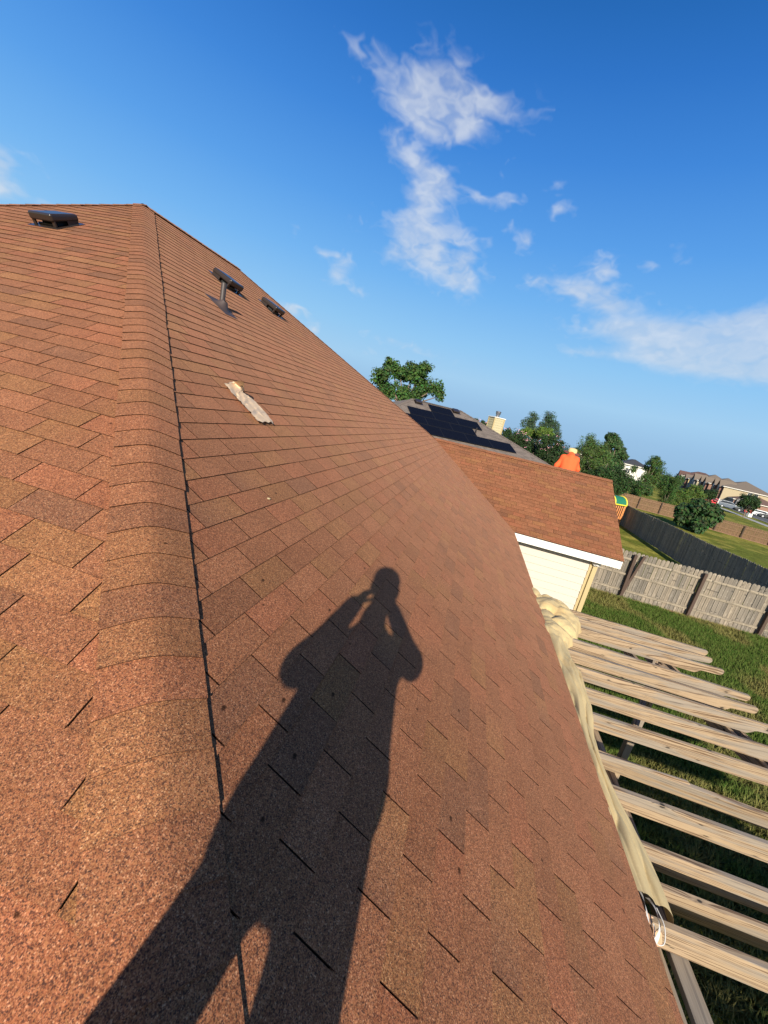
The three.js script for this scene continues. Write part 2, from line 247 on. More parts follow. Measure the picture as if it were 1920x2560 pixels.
function toneOf(r, r2) {                                                 // the shingles come in mixed blends
  const k = 0.93 + 0.14 * r2;
  if (r < 0.14) return [1.06 * k, 0.95 * k, 0.95 * k];
  if (r < 0.24) return [0.76 * k, 0.8 * k, 0.86 * k];
  if (r < 0.4) return [1.02 * k, 1.09 * k, 0.96 * k];
  if (r < 0.5) return [0.9 * k, 0.9 * k, 0.9 * k];
  return [1.0 * k, 0.98 * k, 0.97 * k];
}
// one tab as a thin tapering slab in its face's own axes (u along the course, w up the slope, h off the roof)
function tabInto(m, pts, w0, hb, ht, tone, ou, ov, curl) {
  const h = (p) => mix(hb, ht, clamp((p[1] - w0) / TABL)) + curl * (p[0] - pts[0][0]) / TAB * (1 - clamp((p[1] - w0) / TABL));
  const top = pts.map((p) => [p[0], p[1], h(p)]), low = pts.map((p) => [p[0], p[1], h(p) - 0.0042]), uv = pts.map((p) => [p[0] + ou, p[1] + ov]), e = [0.13, 0.12, 0.13];
  const end = toneOf(hash(Math.round(ou * 7919), Math.round(ov * 7919), 51), hash(Math.round(ou * 7919), Math.round(ov * 7919), 52)), xs = pts.map((p) => p[0]), xa = Math.min(...xs), xb = Math.max(...xs), mixT = hash(Math.round(ov * 7919), 3, 53) < 0.45 ? 1 : 0.25;
  const ct = (p) => { const t = clamp((p[0] - xa) / (xb - xa + 1e-6)) * mixT; return tone.map((c, q) => mix(c, end[q], t)); };
  for (let i = 1; i < pts.length - 1; i++) { m.tri(top[0], top[i], top[i + 1], uv[0], uv[i], uv[i + 1]); m.c.push(...ct(top[0]), ...ct(top[i]), ...ct(top[i + 1])); }
  for (let i = 0; i < pts.length; i++) { const j = (i + 1) % pts.length; m.quad(low[i], low[j], top[j], top[i], [uv[i], uv[j], uv[j], uv[i]], e); }
}
const faces = [
  { seed: 1, o: V3(XE, YE, 0), u: V3(0, 0, -1), w: V3(-CO, SI, 0), n: V3(SI, CO, 0), w0: -0.5, u0: -0.031, st: 0.135, poly: [[-ZL + 0.035, 0], [-ZE, 0], [-ZW, (XE - XW) / CO], [-ZB, HALF / CO], [-ZA + 0.035, HALF / CO]] },
  { seed: 2, o: V3(0, YE, ZL), u: V3(1, 0, 0), w: V3(0, SI, -CO), n: V3(0, CO, SI), w0: -0.8, u0: 1.661, st: -0.14, poly: [[XR - HALF, 0], [XE - 0.035, 0], [XR - 0.035, HALF / CO]] },
  { seed: 3, o: V3(0, YE, ZE), u: V3(1, 0, 0), w: V3(0, SI, -CO), n: V3(0, CO, SI), w0: -0.6, u0: 0.1, st: 0.135, poly: [[XE, 0], [XG + 0.012, 0], [XG + 0.012, (ZE - ZW) / CO], [XW, (ZE - ZW) / CO]] },
];
const view = (p) => { const d = p.clone().sub(eye), z = -d.dot(back); return z < 0.05 ? null : { u: 960 + FOCAL * d.dot(right) / z, v: 1280 - FOCAL * d.dot(up) / z, z, d: d.length() }; };
const variants = new Map();
const singles = [], massM = [];
for (const f of faces) {
  f.basis = new THREE.Matrix4().makeBasis(f.u, f.w, f.n).setPosition(f.o);
  const us = f.poly.map((p) => p[0]), ws = f.poly.map((p) => p[1]), umin = Math.min(...us), umax = Math.max(...us), wmax = Math.max(...ws);
  for (let i = 0; (i + f.w0) * EXPO < wmax; i++) {
    const w0 = (i + f.w0) * EXPO, wob = (hash(i, f.seed, 4) - 0.5) * 0.003, uo = f.u0 + f.st * i;
    for (let k = Math.floor((umin - uo) / TAB) - 1; uo + k * TAB < umax; k++) {
      const a = uo + k * TAB + SLOT, b = a + TAB - 2 * SLOT, ww = w0 + wob, r = hash(i, k, 10 + f.seed), r2 = hash(i, k, 20 + f.seed);
      const full = [[a, ww], [b, ww], [b, ww + TABL], [a, ww + TABL]], pts = clipPoly(full, f.poly);
      if (pts.length < 3 || area2(pts) < 0.0006) continue;
      const whole4 = pts.length === 4 && Math.abs(area2(pts) - area2(full)) < 1e-7;
      const c = f.o.clone().addScaledVector(f.u, (a + b) / 2).addScaledVector(f.w, ww + 0.07), q = view(c);
      const inside = q && q.u > -60 && q.u < 1980 && q.v > 440 && q.v < 2620;
      const size = inside ? Math.abs(c.clone().sub(eye).normalize().dot(f.n)) / (q.z * q.z) * Math.pow(q.d / q.z, 1) : 0;
      singles.push({ f, i, k, a, ww, pts, whole4, r, r2, size, inside });
    }
  }
}
singles.sort((a, b) => b.size - a.size);
singles.forEach((s, rank) => {
  const hb = 0.0066 + 0.0022 * hash(s.i, s.k, 31), ht = 0.0008, curl = (hash(s.i, s.k, 32) - 0.5) * 0.0024, tone = toneOf(s.r, s.r2), ou = hash(s.i, s.k, 33) * 1.6, ov = hash(s.i, s.k, 34) * 1.6;
  if (rank < 300) {
    let g;
    if (s.whole4) {                                                      // whole tabs share a few dozen geometries
      const key = Math.floor(hash(s.i, s.k, 35) * 40);
      if (!variants.has(key)) { const m = new MB(), q = TAB - 2 * SLOT, R = rng(900 + key); tabInto(m, [[0, 0], [q, 0], [q, TABL], [0, TABL]], 0, 0.0064 + 0.0022 * R(), ht, toneOf(key / 40, R()), R() * 1.6, R() * 1.6, (R() - 0.5) * 0.0024); variants.set(key, m.geo()); }
      g = variants.get(key);
    } else { const m = new MB(); tabInto(m, s.pts.map((p) => [p[0] - s.a, p[1] - s.ww]), 0, hb, ht, tone, ou, ov, curl); g = m.geo(); }
    const me = part(numbered('shingle'), g, shingleMat, roof);
    me.quaternion.setFromRotationMatrix(s.f.basis);
    me.position.copy(s.f.o).addScaledVector(s.f.u, s.a).addScaledVector(s.f.w, s.ww);
  } else {
    const m = s.f.mass ||= new MB();
    tabInto(m, s.pts, s.ww, hb, ht, tone, ou, ov, curl);
  }
});
{
  const gs = faces.map((f) => f.mass.geo().applyMatrix4(f.basis));
  tag(part('shingle_courses', mergeGeometries(gs), shingleMat, roof), null, null, null, 'stuff');
}

// caps folded over hips and ridges; p0 is the lower end of the line, e points sideways
let capSeed = 1;
function caps(p0, p1, e, tanB, halfW = 0.15) {
  const d = p1.clone().sub(p0), L = d.length(), h = d.normalize(), mUp = V3(0, 1, 0).addScaledVector(h, -h.y).normalize(), n = 12, step = 0.149;
  for (let k = 0, s = -0.01; s < L; k++, s += step) {
    const m = new MB(), seed = capSeed++, tone = toneOf(hash(seed, 5, 71), hash(seed, 6, 71)).map((q) => mix(1, q, 0.55)), ou = hash(seed, 7, 71) * 1.6, ov = hash(seed, 8, 71) * 1.6, len = Math.min(0.2, L - s + 0.03), sk = (hash(seed, 9, 71) - 0.5) * 0.01, hl = 0.006 + 0.0025 * hash(seed, 10, 71), hw = halfW + (hash(seed, 11, 71) - 0.5) * 0.008, el = (hash(seed, 12, 71)) * 0.003;
    const P = (a, t, down = 0) => { const b = 0.045, y = -0.003 - tanB * (Math.sqrt(a * a + b * b) - b) + mix(hl, 0.001, t) + el * Math.abs(a) / hw * (1 - t) - down; return p0.clone().addScaledVector(h, s + len * t + sk * a / hw).addScaledVector(e, a).addScaledVector(mUp, y).toArray(); };
    const er = [0.13, 0.12, 0.13];
    for (let i = 0; i < n; i++) {
      const a = mix(-hw, hw, i / n), b = mix(-hw, hw, (i + 1) / n), U = (x, t) => [x + ou, t * len + ov];
      m.quad(P(a, 0), P(b, 0), P(b, 1), P(a, 1), [U(a, 0), U(b, 0), U(b, 1), U(a, 1)], tone);
      m.quad(P(a, 0, 0.0042), P(b, 0, 0.0042), P(b, 0), P(a, 0), [U(a, 0), U(b, 0), U(b, 0), U(a, 0)], er);
    }
    for (const a of [-hw, hw]) m.quad(P(a, 0, 0.0042), P(a, 1, 0.0042), P(a, 1), P(a, 0), [[ou, ov], [ou, ov + len], [ou, ov + len], [ou, ov]], er);
    const g = mergeSmooth(m.geo());
    part(numbered('ridge_cap'), g, shingleMat, roof);
  }
}
function mergeSmooth(g) { return g; }
const TB = 0.3867;
caps(V3(XE, YE, ZL), V3(XR, YR, ZA), V3(1, 0, -1).normalize(), TB);                                                    // the near hip that we stand on
caps(V3(XR - HALF * 0.62, YR - HALF * 0.62 * S, ZA + HALF * 0.62), V3(XR, YR, ZA), V3(1, 0, 1).normalize(), TB);       // the hip on the left
caps(V3(XW, YW, ZW), V3(XR, YR, ZB), V3(-1, 0, -1).normalize(), TB);                                                   // the far hip
caps(V3(XR, YR + 0.006, ZB), V3(XR, YR + 0.006, ZA), V3(1, 0, 0), S);                                                  // the main ridge
caps(V3(XG, YW + 0.004, ZW), V3(XW, YW + 0.004, ZW), V3(0, 0, 1), S);                                                  // the ridge of the wing

// walls, fascia, soffit, downspout
const OV = 0.42, WT = 3.76;
{
  const wm = new MB();
  wm.box(XR - HALF + OV, XE - OV, 0, YE - 0.21, ZBACK + OV, ZL - OV);
  wm.box(XE - OV, WT, 0, YE - 0.21, ZBACK + OV + 0.003, ZE - OV);
  const wall = wm.build('wall', creamMat, house);
  const zf = ZE - OV, n = 13, hgt = 0.2;
  for (let i = 0; i < n; i++) {                                          // lap siding of the wing, each board thicker at its lower edge
    const y0 = i * hgt, y1 = Math.min(y0 + hgt + 0.02, YE - 0.2), x0 = XE - OV + 0.002, x1 = WT - 0.1, m = new MB();
    m.quad([x0, y0, zf + 0.038], [x1, y0, zf + 0.038], [x1, y1, zf + 0.006], [x0, y1, zf + 0.006]);
    m.quad([x0, y0, zf + 0.001], [x1, y0, zf + 0.001], [x1, y0, zf + 0.038], [x0, y0, zf + 0.038]);
    m.quad([x1, y0, zf + 0.001], [x1, y1, zf + 0.001], [x1, y1, zf + 0.006], [x1, y0, zf + 0.038]);
    part(numbered('siding_board'), m.geo(), creamMat, wall);
  }
  new MB().box(WT - 0.1, WT + 0.016, 0, YE - 0.205, zf + 0.002, zf + 0.05).build('corner_trim', creamTrimMat, house);
  const g = new MB(), gx = WT + 0.003;                                   // gable of the wing
  g.tri([gx, YE - 0.21, ZE - OV], [gx, YE - 0.21, ZBACK + OV], [gx, YW - 0.2, ZW]);
  g.build('gable_wall', std(RGB(0.49, 0.43, 0.355), 0.8, { side: THREE.DoubleSide }), house);
  const FH = 0.19, drop = 0.022;
  part('fascia', new MB().box(XE + 0.01, XG - 0.01, YE - drop - FH, YE - drop, ZE - 0.026, ZE - 0.002).geo(), whiteMat, house);
  part('fascia', new MB().box(XE - 0.026, XE - 0.002, YE - drop - FH, YE - drop, ZE - 0.03, ZL - 0.03).geo(), whiteMat, house);
  part('fascia', new MB().box(XR - HALF, XE - 0.03, YE - drop - FH, YE - drop, ZL - 0.026, ZL - 0.002).geo(), whiteMat, house);
  const rake = (za, ya, zb, yb) => { const m = new MB(), x0 = XG - 0.034, x1 = XG - 0.012; const a = [[za, ya - drop], [zb, yb - drop], [zb, yb - drop - FH], [za, ya - drop - FH]]; for (const x of [x0, x1]) m.quad(...a.map(([z, y]) => [x, y, z])); for (let i = 0; i < 4; i++) { const p = a[i], q = a[(i + 1) % 4]; m.quad([x0, p[1], p[0]], [x0, q[1], q[0]], [x1, q[1], q[0]], [x1, p[1], p[0]]); } return m.geo(); };
  part('rake_board', rake(ZE, YE, ZW, YW), whiteMat, house);
  part('rake_board', rake(ZBACK, YE, ZW, YW), whiteMat, house);
  const so = new MB(), ys = YE - drop - FH + 0.012;
  so.quad([XE - OV, ys, ZE - 0.03], [XG - 0.035, ys, ZE - 0.03], [XG - 0.035, ys, ZE - OV], [XE - OV, ys, ZE - OV]);
  so.quad([XE - 0.03, ys, ZE], [XE - 0.03, ys, ZL - 0.03], [XE - OV, ys, ZL - 0.03], [XE - OV, ys, ZE]);
  so.quad([WT, ys, ZE - OV], [XG - 0.035, ys, ZE - OV], [XG - 0.035, ys, ZBACK], [WT, ys, ZBACK]);
  so.build('soffit', std(RGB(0.7, 0.66, 0.58), 0.8, { side: THREE.DoubleSide }), house);
  const dm = new MB().box(-0.075, 0.03, 0, YE - 0.34, -0.03, 0.04);      // downspout down the corner, with a crumpled white elbow
  dm.build('downspout', creamTrimMat, house).position.set(WT + 0.045, 0, zf + 0.07);
  const el = new THREE.SphereGeometry(0.085, 14, 10); { const p = el.attributes.position; for (let i = 0; i < p.count; i++) { const k = 0.8 + 0.4 * hash(i, 2, 5); p.setXYZ(i, p.getX(i) * k * 1.1, p.getY(i) * k, p.getZ(i) * k); } el.computeVertexNormals(); }
  part('downspout_elbow', el, whiteMat, house).position.set(WT + 0.02, YE - 0.3, zf + 0.1);
}

// brown metal box vents and a soil pipe with its boot
function faceGroup(name, f, x, z, k) {                                      // a group lying on a roof face, x along the course, y up the slope, z off the roof
  const g = new THREE.Group(); g.name = numbered(name);
  const d = V3(x, 0, z).sub(f.o); const u = d.dot(f.u), w = f === faces[0] ? (XE - x) / CO : (f.o.z - z) / CO;
  g.position.copy(f.o).addScaledVector(f.u, u).addScaledVector(f.w, w).addScaledVector(f.n, 0.008);
  g.quaternion.setFromRotationMatrix(f.basis); if (k) g.scale.setScalar(k); house.add(g); return g;
}
function boxVent(f, x, z) {
  const g = faceGroup('roof_vent', f, x, z, 0.76);
  part('flange', new RoundedBoxGeometry(0.6, 0.56, 0.006, 2, 0.003), brownMetal, g);
  const hood = new RoundedBoxGeometry(0.47, 0.5, 0.115, 5, 0.035);
  { const p = hood.attributes.position; for (let i = 0; i < p.count; i++) { const y = p.getY(i), t = (y + 0.23) / 0.46; p.setZ(i, p.getZ(i) * mix(1, 0.9, t) + mix(0.135, 0.085, t * t)); } hood.computeVertexNormals(); }
  part('hood', hood, brownMetal, g);
  for (const s of [-1, 1]) { part('leg', new RoundedBoxGeometry(0.055, 0.035, 0.1, 2, 0.008).translate(s * 0.2, -0.205, 0.05), brownMetal, g); part('side_panel', new MB().box(s * 0.222 - 0.003, s * 0.222 + 0.003, 0.02, 0.22, 0, 0.09).geo(), brownMetal, g); }
  part('vent_box', new MB().box(-0.15, 0.15, -0.12, 0.2, 0, 0.08).geo(), darkMat, g);
  part('lip', new RoundedBoxGeometry(0.36, 0.03, 0.035, 2, 0.01).translate(0, -0.16, 0.02), brownMetal, g);
}
boxVent(faces[0], -4.58, -6.42); boxVent(faces[0], -4.62, -7.98); boxVent(faces[1], -5.8, -4.66);
{
  const g = faceGroup('vent_pipe', faces[0], -3.62, -5.04);
  const fl = new RoundedBoxGeometry(0.27, 0.38, 0.005, 2, 0.002); part('flange', fl, bootMat, g);
  const q = new THREE.Quaternion().setFromRotationMatrix(faces[0].basis).invert(), vy = V3(0, 1, 0).applyQuaternion(q);
  const cone = []; for (let i = 0; i <= 8; i++) { const t = i / 8; cone.push(new THREE.Vector2(mix(0.125, 0.036, Math.pow(t, 0.6)), t * 0.085)); }
  part('boot', new THREE.LatheGeometry(cone, 24).rotateX(Math.PI / 2), bootMat, g);
  const pipe = new THREE.CylinderGeometry(0.034, 0.034, 0.3, 18, 1, true); pipe.translate(0, 0.13, 0); pipe.applyQuaternion(new THREE.Quaternion().setFromUnitVectors(V3(0, 1, 0), vy));
  part('pipe', pipe, std(RGB(0.05, 0.036, 0.031), 0.5, { side: THREE.DoubleSide }), g);
}

// ------------------------------------------------------------------ pergola beside the eave
const RT_Y = EYE - 2.4;                                                  // top of the rafters
const pergola = thing('pergola', 'weathered timber pergola with open rafters beside the roof edge', 'pergola');
function rafterGeo(len, seed, { bow = 0, rip = false, hgt = 0.178, thick = 0.04 } = {}) {
  const s = new THREE.Shape(), tail = 0.3;
  s.moveTo(0, 0); s.lineTo(len - 0.02, 0); s.quadraticCurveTo(len, -0.004, len, -0.03); s.quadraticCurveTo(len, -0.074, len - 0.045, -0.082);
  s.lineTo(len - tail + 0.06, -0.092); s.quadraticCurveTo(len - tail + 0.02, -0.094, len - tail + 0.005, -0.12); s.lineTo(len - tail - 0.045, -hgt);
  s.lineTo(0, -hgt); s.lineTo(0, 0);
  let g = new THREE.ExtrudeGeometry(s, { depth: thick - 0.006, bevelEnabled: true, bevelSize: 0.003, bevelThickness: 0.003, bevelSegments: 2, curveSegments: 8 });
  g.translate(0, 0, -thick / 2 + 0.003);
  const p = g.attributes.position, uv = g.attributes.uv, ou = hash(seed, 1, 3) * 2.4, ov = hash(seed, 2, 3) * 0.6;
  for (let i = 0; i < p.count; i++) {
    const x = p.getX(i), y = p.getY(i), z = p.getZ(i);
    uv.setXY(i, x + ou, (Math.abs(y) < 0.004 ? z + 0.3 : y) + ov);
    const t = x / len, lump = (fbm(x * 2.5, seed * 7, 4) - 0.5) * 0.022, lump2 = (fbm(x * 1.6, seed * 9 + 40, 3) - 0.5) * 0.035;
    p.setXYZ(i, x, y + lump - bow * 0.5 * t * t, z + lump2 + bow * (t * t - 0.2 * t));
  }
  g.computeVertexNormals();
  return g;
}
const rz = [-6.57, -6.34, -5.97, -5.52, -5.14, -4.75, -4.33, -3.9, -3.36, -3.0, -2.59, -2.33, -2.08, -1.25, -0.85, -0.5, -0.1, 0.3, 0.7, 1.1, 1.5, 1.9, 2.3, 2.7, 3.1];  // rafters nearer than the visible ones are unseen, added to shade the grass
rz.forEach((z, i) => {
  const x0 = 1.56, ends = [4.17, 4.13, 4.1, 4.12, 4.04, 4.08, 4.1], r = part(numbered('rafter'), rafterGeo((ends[i] ?? 6.4) - x0, i + 1, { bow: i === 8 ? 0.09 : (hash(i, 4, 9) - 0.5) * 0.03, hgt: i === 11 ? 0.175 : 0.152 }), woodMat, pergola);  // longer reach of the near rafters is unseen, added to shade the grass
  r.position.set(x0, RT_Y + (i === 1 ? -0.006 : 0) + (hash(i, 6, 9) - 0.5) * 0.012, z);
  r.rotation.set(i === 8 ? 0.22 : i === 11 ? 0.16 : (hash(i, 7, 9) - 0.5) * 0.07, [0, 0, 0.01, -0.02, 0.02, 0.022, 0.02, 0.02][i] ?? (hash(i, 8, 9) - 0.5) * 0.01, 0);
});
{
  const sp = new THREE.Shape(); sp.moveTo(0, 0); sp.lineTo(0.82, 0.004); sp.lineTo(0.85, -0.018); sp.lineTo(0.81, -0.04); sp.lineTo(0.4, -0.03); sp.lineTo(0, -0.05);
  const g = new THREE.ExtrudeGeometry(sp, { depth: 0.014, bevelEnabled: true, bevelSize: 0.002, bevelThickness: 0.002, bevelSegments: 1 });
  const s = part('split_strip', g, woodMat, pergola); s.position.set(1.6, RT_Y + 0.012, -3.33); s.rotation.y = 0.045;
  const bm = (a, b, w, h, seed) => { const L = a.distanceTo(b), m = new MB().box(0, L, -h, 0, -w / 2, w / 2, null, (p) => p, seed * 0.37, seed * 0.13), d = b.clone().sub(a), me = m.build(numbered('beam'), woodMat, pergola); me.position.copy(a); me.rotation.order = 'YZX'; me.rotation.y = Math.atan2(-d.z, d.x); me.rotation.z = Math.asin(d.y / L); };
  bm(V3(3.3, RT_Y - 0.16, -6.3), V3(3.74, RT_Y - 0.16, -3.75), 0.045, 0.15, 1);
  bm(V3(3.43, RT_Y - 0.16, -6.36), V3(3.87, RT_Y - 0.16, -3.9), 0.045, 0.15, 2);
  bm(V3(2.95, RT_Y - 0.16, -6.2), V3(3.08, RT_Y - 0.22, -5.45), 0.045, 0.12, 3);
  bm(V3(3.27, RT_Y - 0.16, -6.0), V3(2.78, RT_Y - 0.75, -4.9), 0.06, 0.1, 4);
  bm(V3(3.42, RT_Y - 0.15, -3.2), V3(3.42, RT_Y - 0.15, 3.4), 0.045, 0.15, 7);
  // flat ledger plank under the eave
  const ledMat = std(RGB(0.95, 0.98, 1), 0.92, { map: scaled(wood, 2.4, 0.6), bumpMap: scaled(woodBump, 1.2, 0.6), bumpScale: 0.001 });
  for (const [xc, wd] of [[1.685, 0.15], [1.855, 0.1]]) { const lg = new RoundedBoxGeometry(wd, 0.04, 9.6, 1, 0.004), p = lg.attributes.position, uv = lg.attributes.uv; for (let i = 0; i < p.count; i++) uv.setXY(i, p.getZ(i), p.getX(i) + xc); part('ledger', lg, ledMat, pergola).position.set(xc, RT_Y - 0.178, -1.9); }
  const pg = (x, z, seed) => { const g = new RoundedBoxGeometry(0.1, RT_Y - 0.15, 0.1, 1, 0.006); const p = g.attributes.position, uv = g.attributes.uv; for (let i = 0; i < p.count; i++) uv.setXY(i, p.getY(i) + seed, p.getX(i) + p.getZ(i) + 0.3); const me = part(numbered('post'), g, woodMat, pergola); me.position.set(x, (RT_Y - 0.15) / 2, z); };
  pg(3.31, -5.86, 1); pg(3.42, -1.2, 2); pg(3.42, 2.9, 3);
}

// ------------------------------------------------------------------ canvas drop cloth heaped along the eave
{
  const edge = [[-6.62, 0.16], [-6.56, 0.45], [-6.4, 0.64], [-6.15, 0.7], [-5.85, 0.62], [-5.5, 0.45], [-5.2, 0.29], [-4.8, 0.27], [-4.6, 0.33], [-3.95, 0.28], [-3.55, 0.2], [-3.2, 0.16], [-2.85, 0.2], [-2.5, 0.25], [-2.28, 0.26], [-2.1, 0.25]];
  const width = (z) => { let i = 0; while (i < edge.length - 2 && z > edge[i + 1][0]) i++; return mix(edge[i][1], edge[i + 1][1], clamp((z - edge[i][0]) / (edge[i + 1][0] - edge[i][0]))); };
  const nz = 300, nx = 56, pos = [], uv = [], idx = [];
  const ridge = (x, y, s) => { const n = fbm(x, y, 3, 0, 0, s) * 2 - 1; return 1 - Math.abs(n) * 2.2; };
  for (let i = 0; i <= nz; i++) for (let j = 0; j <= nx; j++) {
    const z = mix(-6.62, -2.1, i / nz), v = j / nx, b = sm(-5.0, -5.5, z), w = width(z) + 0.05;
    const x = XE - 0.05 + w * v, wx = (fbm(x * 2.1, z * 2.1, 3, 0, 0, 7) - 0.5) * 2.2;
    const long = ridge(x * 8 + z * 1.1 + wx * 0.5, z * 0.7, 5) * 0.022 + ridge(x * 4 - z * 0.8, z * 1.1 + wx * 0.3, 9) * 0.016 + 0.007 * Math.sin(v * 19 + 5 * fbm(z * 1.6, 2, 3)) * sm(0, 0.2, v);
    const puff = (th) => Math.pow(Math.abs(Math.sin(th)), 0.55), roll = 0.03 * puff(v * 5.2 + z * 1.1 + 7 * fbm(z * 0.9, v * 1.2, 3, 0, 0, 15)) + 0.016 * puff(v * 9 - z * 2.3 + 6 * fbm(z * 1.6, v, 2, 0, 0, 16)), pa = x * 0.82 + z * 0.57, pb = -x * 0.57 + z * 0.82, heap = 0.085 * puff(pb * 5.2 + pa * 1.2 + 6 * fbm(pa * 1.5, pb * 1.5, 3, 0, 0, 21)) + 0.04 * puff(pa * 8 - pb * 4 + 6 * fbm(pa * 2, pb * 2, 2, 0, 0, 33)) + ridge(x * 9, z * 9, 35) * 0.008;
    const dome = Math.pow(Math.max(0, Math.sin(Math.PI * clamp(v * 0.9 + 0.08))), 0.55);
    const end = sm(-6.62, -6.5, z);
    const y = YE - 0.02 - 0.1 * v + (mix(0.075, 0.1, b) * dome - 0.035) * mix(0.5, 1, end) + mix(long * 0.5 + roll - 0.02, heap - 0.06, b) * mix(0.3, 1, dome) - 0.06 * sm(0.9, 1, v);
    pos.push(x + (b * 0.06 + 0.012) * (fbm(x * 5, z * 5, 2, 0, 0, 61) - 0.5), y, z + 0.05 * b * (fbm(x * 4, z * 4, 2, 0, 0, 77) - 0.5)); uv.push(x * 1.2, z + y);
  }
  for (let i = 0; i < nz; i++) for (let j = 0; j < nx; j++) { const a = i * (nx + 1) + j, b = a + nx + 1; idx.push(a, b, b + 1, a, b + 1, a + 1); }
  const g = new THREE.BufferGeometry(); g.setAttribute('position', new THREE.Float32BufferAttribute(pos, 3)); g.setAttribute('uv', new THREE.Float32BufferAttribute(uv, 2)); g.setIndex(idx); g.computeVertexNormals();
  const cl = thing('drop_cloth', 'cream canvas drop cloth bunched along the roof edge over the pergola', 'drop cloth');
  part('cloth', g, canvasMat, cl);
  const inn = new MB(), zc = -2.09; for (let k = 0; k < 8; k++) { const a = k / 8, b = (k + 1) / 8, P = (t, d) => [XE - 0.02 + 0.2 * t, YE - 0.055 - 0.09 * t - d * (0.05 + 0.05 * Math.sin(t * 9)), zc + d * 0.06]; inn.quad(P(a, 0), P(b, 0), P(b, 1), P(a, 1)); }
  inn.build('lining', std(RGB(0.5, 0.3, 0.18), 0.9, { side: THREE.DoubleSide }), cl);
  const ribbon = (pts, w) => { const c = new THREE.CatmullRomCurve3(pts.map((p) => V3(...p))), n = 20, m = new MB(); for (let i = 0; i < n; i++) { const a = c.getPoint(i / n), b = c.getPoint((i + 1) / n), s = V3(Math.cos(i * 0.25), 0.25, Math.sin(i * 0.25)).multiplyScalar(w); const s2 = V3(Math.cos(i * 0.25 + 0.25), 0.25, Math.sin(i * 0.25 + 0.25)).multiplyScalar(w); m.quad(a.clone().sub(s).toArray(), a.clone().add(s).toArray(), b.clone().add(s2).toArray(), b.clone().sub(s2).toArray()); } return m.geo(); };
  const strapMat = std(RGB(0.5, 0.48, 0.45), 0.9, { side: THREE.DoubleSide });
  part('strap', ribbon([[1.57, YE - 0.03, -2.16], [1.575, YE - 0.02, -2.1], [1.585, YE - 0.05, -2.03], [1.58, YE - 0.09, -1.98], [1.575, YE - 0.13, -1.96]], 0.009), strapMat, cl);
  part('strap', ribbon([[1.63, YE - 0.06, -2.14], [1.645, YE - 0.045, -2.08], [1.655, YE - 0.09, -2.01], [1.63, YE - 0.14, -1.97], [1.59, YE - 0.16, -1.95]], 0.01), strapMat, cl);
  part('strap', tube([[1.68, YE - 0.08, -2.12], [1.7, YE - 0.1, -2.05], [1.69, YE - 0.15, -1.99], [1.655, YE - 0.155, -1.985], [1.64, YE - 0.1, -2.04]], 0.0028, 24, 6), strapMat, cl);
}

// ------------------------------------------------------------------ torn strip of underlay lying on the roof
{
  const C = (a, b) => [500 + a * 0.18083, 900 + b * 0.18083];
  const rows = [[[330, 318], [560, 275]], [[372, 365], [612, 330]], [[430, 440], [612, 400]], [[490, 505], [590, 450]], [[560, 570], [670, 490]], [[625, 640], [740, 550]], [[690, 710], [830, 640]], [[740, 770], [900, 720]], [[795, 842], [1025, 868]]];
  const n = faces[0].n, hitF = ([u, v], h) => { const r = rayOf(u, v), k = -(1.36 * 1 - 0) * n.y; return eye.clone().addScaledVector(r, (k + h) / r.dot(n)); };
  const nr = 36, nc = 12, pos = [], uv = [], idx = [];
  for (let side = 0; side < 2; side++) for (let i = 0; i <= nr; i++) for (let j = 0; j <= nc; j++) {
    const t = i / nr * (rows.length - 1), k = Math.min(rows.length - 2, Math.floor(t)), f = t - k, s = j / nc;
    const L = [0, 1].map((c) => mix(rows[k][0][c], rows[k + 1][0][c], f)), R = [0, 1].map((c) => mix(rows[k][1][c], rows[k + 1][1][c], f));
    const a = mix(L[0], R[0], s) + 16 * (fbm(t * 3, s * 1.5, 3, 0, 0, 4) - 0.5) + (j === 0 || j === nc ? 12 * (hash(i, j, 91) - 0.5) : 0), b = mix(L[1], R[1], s) + (i === 0 || i === nr ? 46 * (fbm(s * 9, 3 + i, 2) - 0.5) : 0);
    const flap = 0.12 * sm(0.5, 1, s) * (1 - sm(0.0, 0.32, i / nr));
    const q = hitF(C(a, b), 0.012 + flap + 0.011 * (1 - Math.abs(fbm(t * 2.2 + s * 2, s * 4 - t, 3, 0, 0, 8) * 2 - 1)) + 0.012 * fbm(t * 4, s * 6, 2, 0, 0, 9) - side * 0.0016);
    pos.push(q.x, q.y, q.z); uv.push(s * 0.16, t * 0.06);
  }
  const q0 = (nr + 1) * (nc + 1);
  for (let side = 0; side < 2; side++) for (let i = 0; i < nr; i++) for (let j = 0; j < nc; j++) { const a = side * q0 + i * (nc + 1) + j, b = a + nc + 1; if (side) idx.push(a, b + 1, b, a, a + 1, b + 1); else idx.push(a, b, b + 1, a, b + 1, a + 1); }
  const g = new THREE.BufferGeometry(); g.setAttribute('position', new THREE.Float32BufferAttribute(pos, 3)); g.setAttribute('uv', new THREE.Float32BufferAttribute(uv, 2)); g.setIndex(idx); g.computeVertexNormals();
  whole('paper_strip', g, paperMat, 'crumpled tan paper strip with one lifted corner on the shingles', 'paper strip');
}

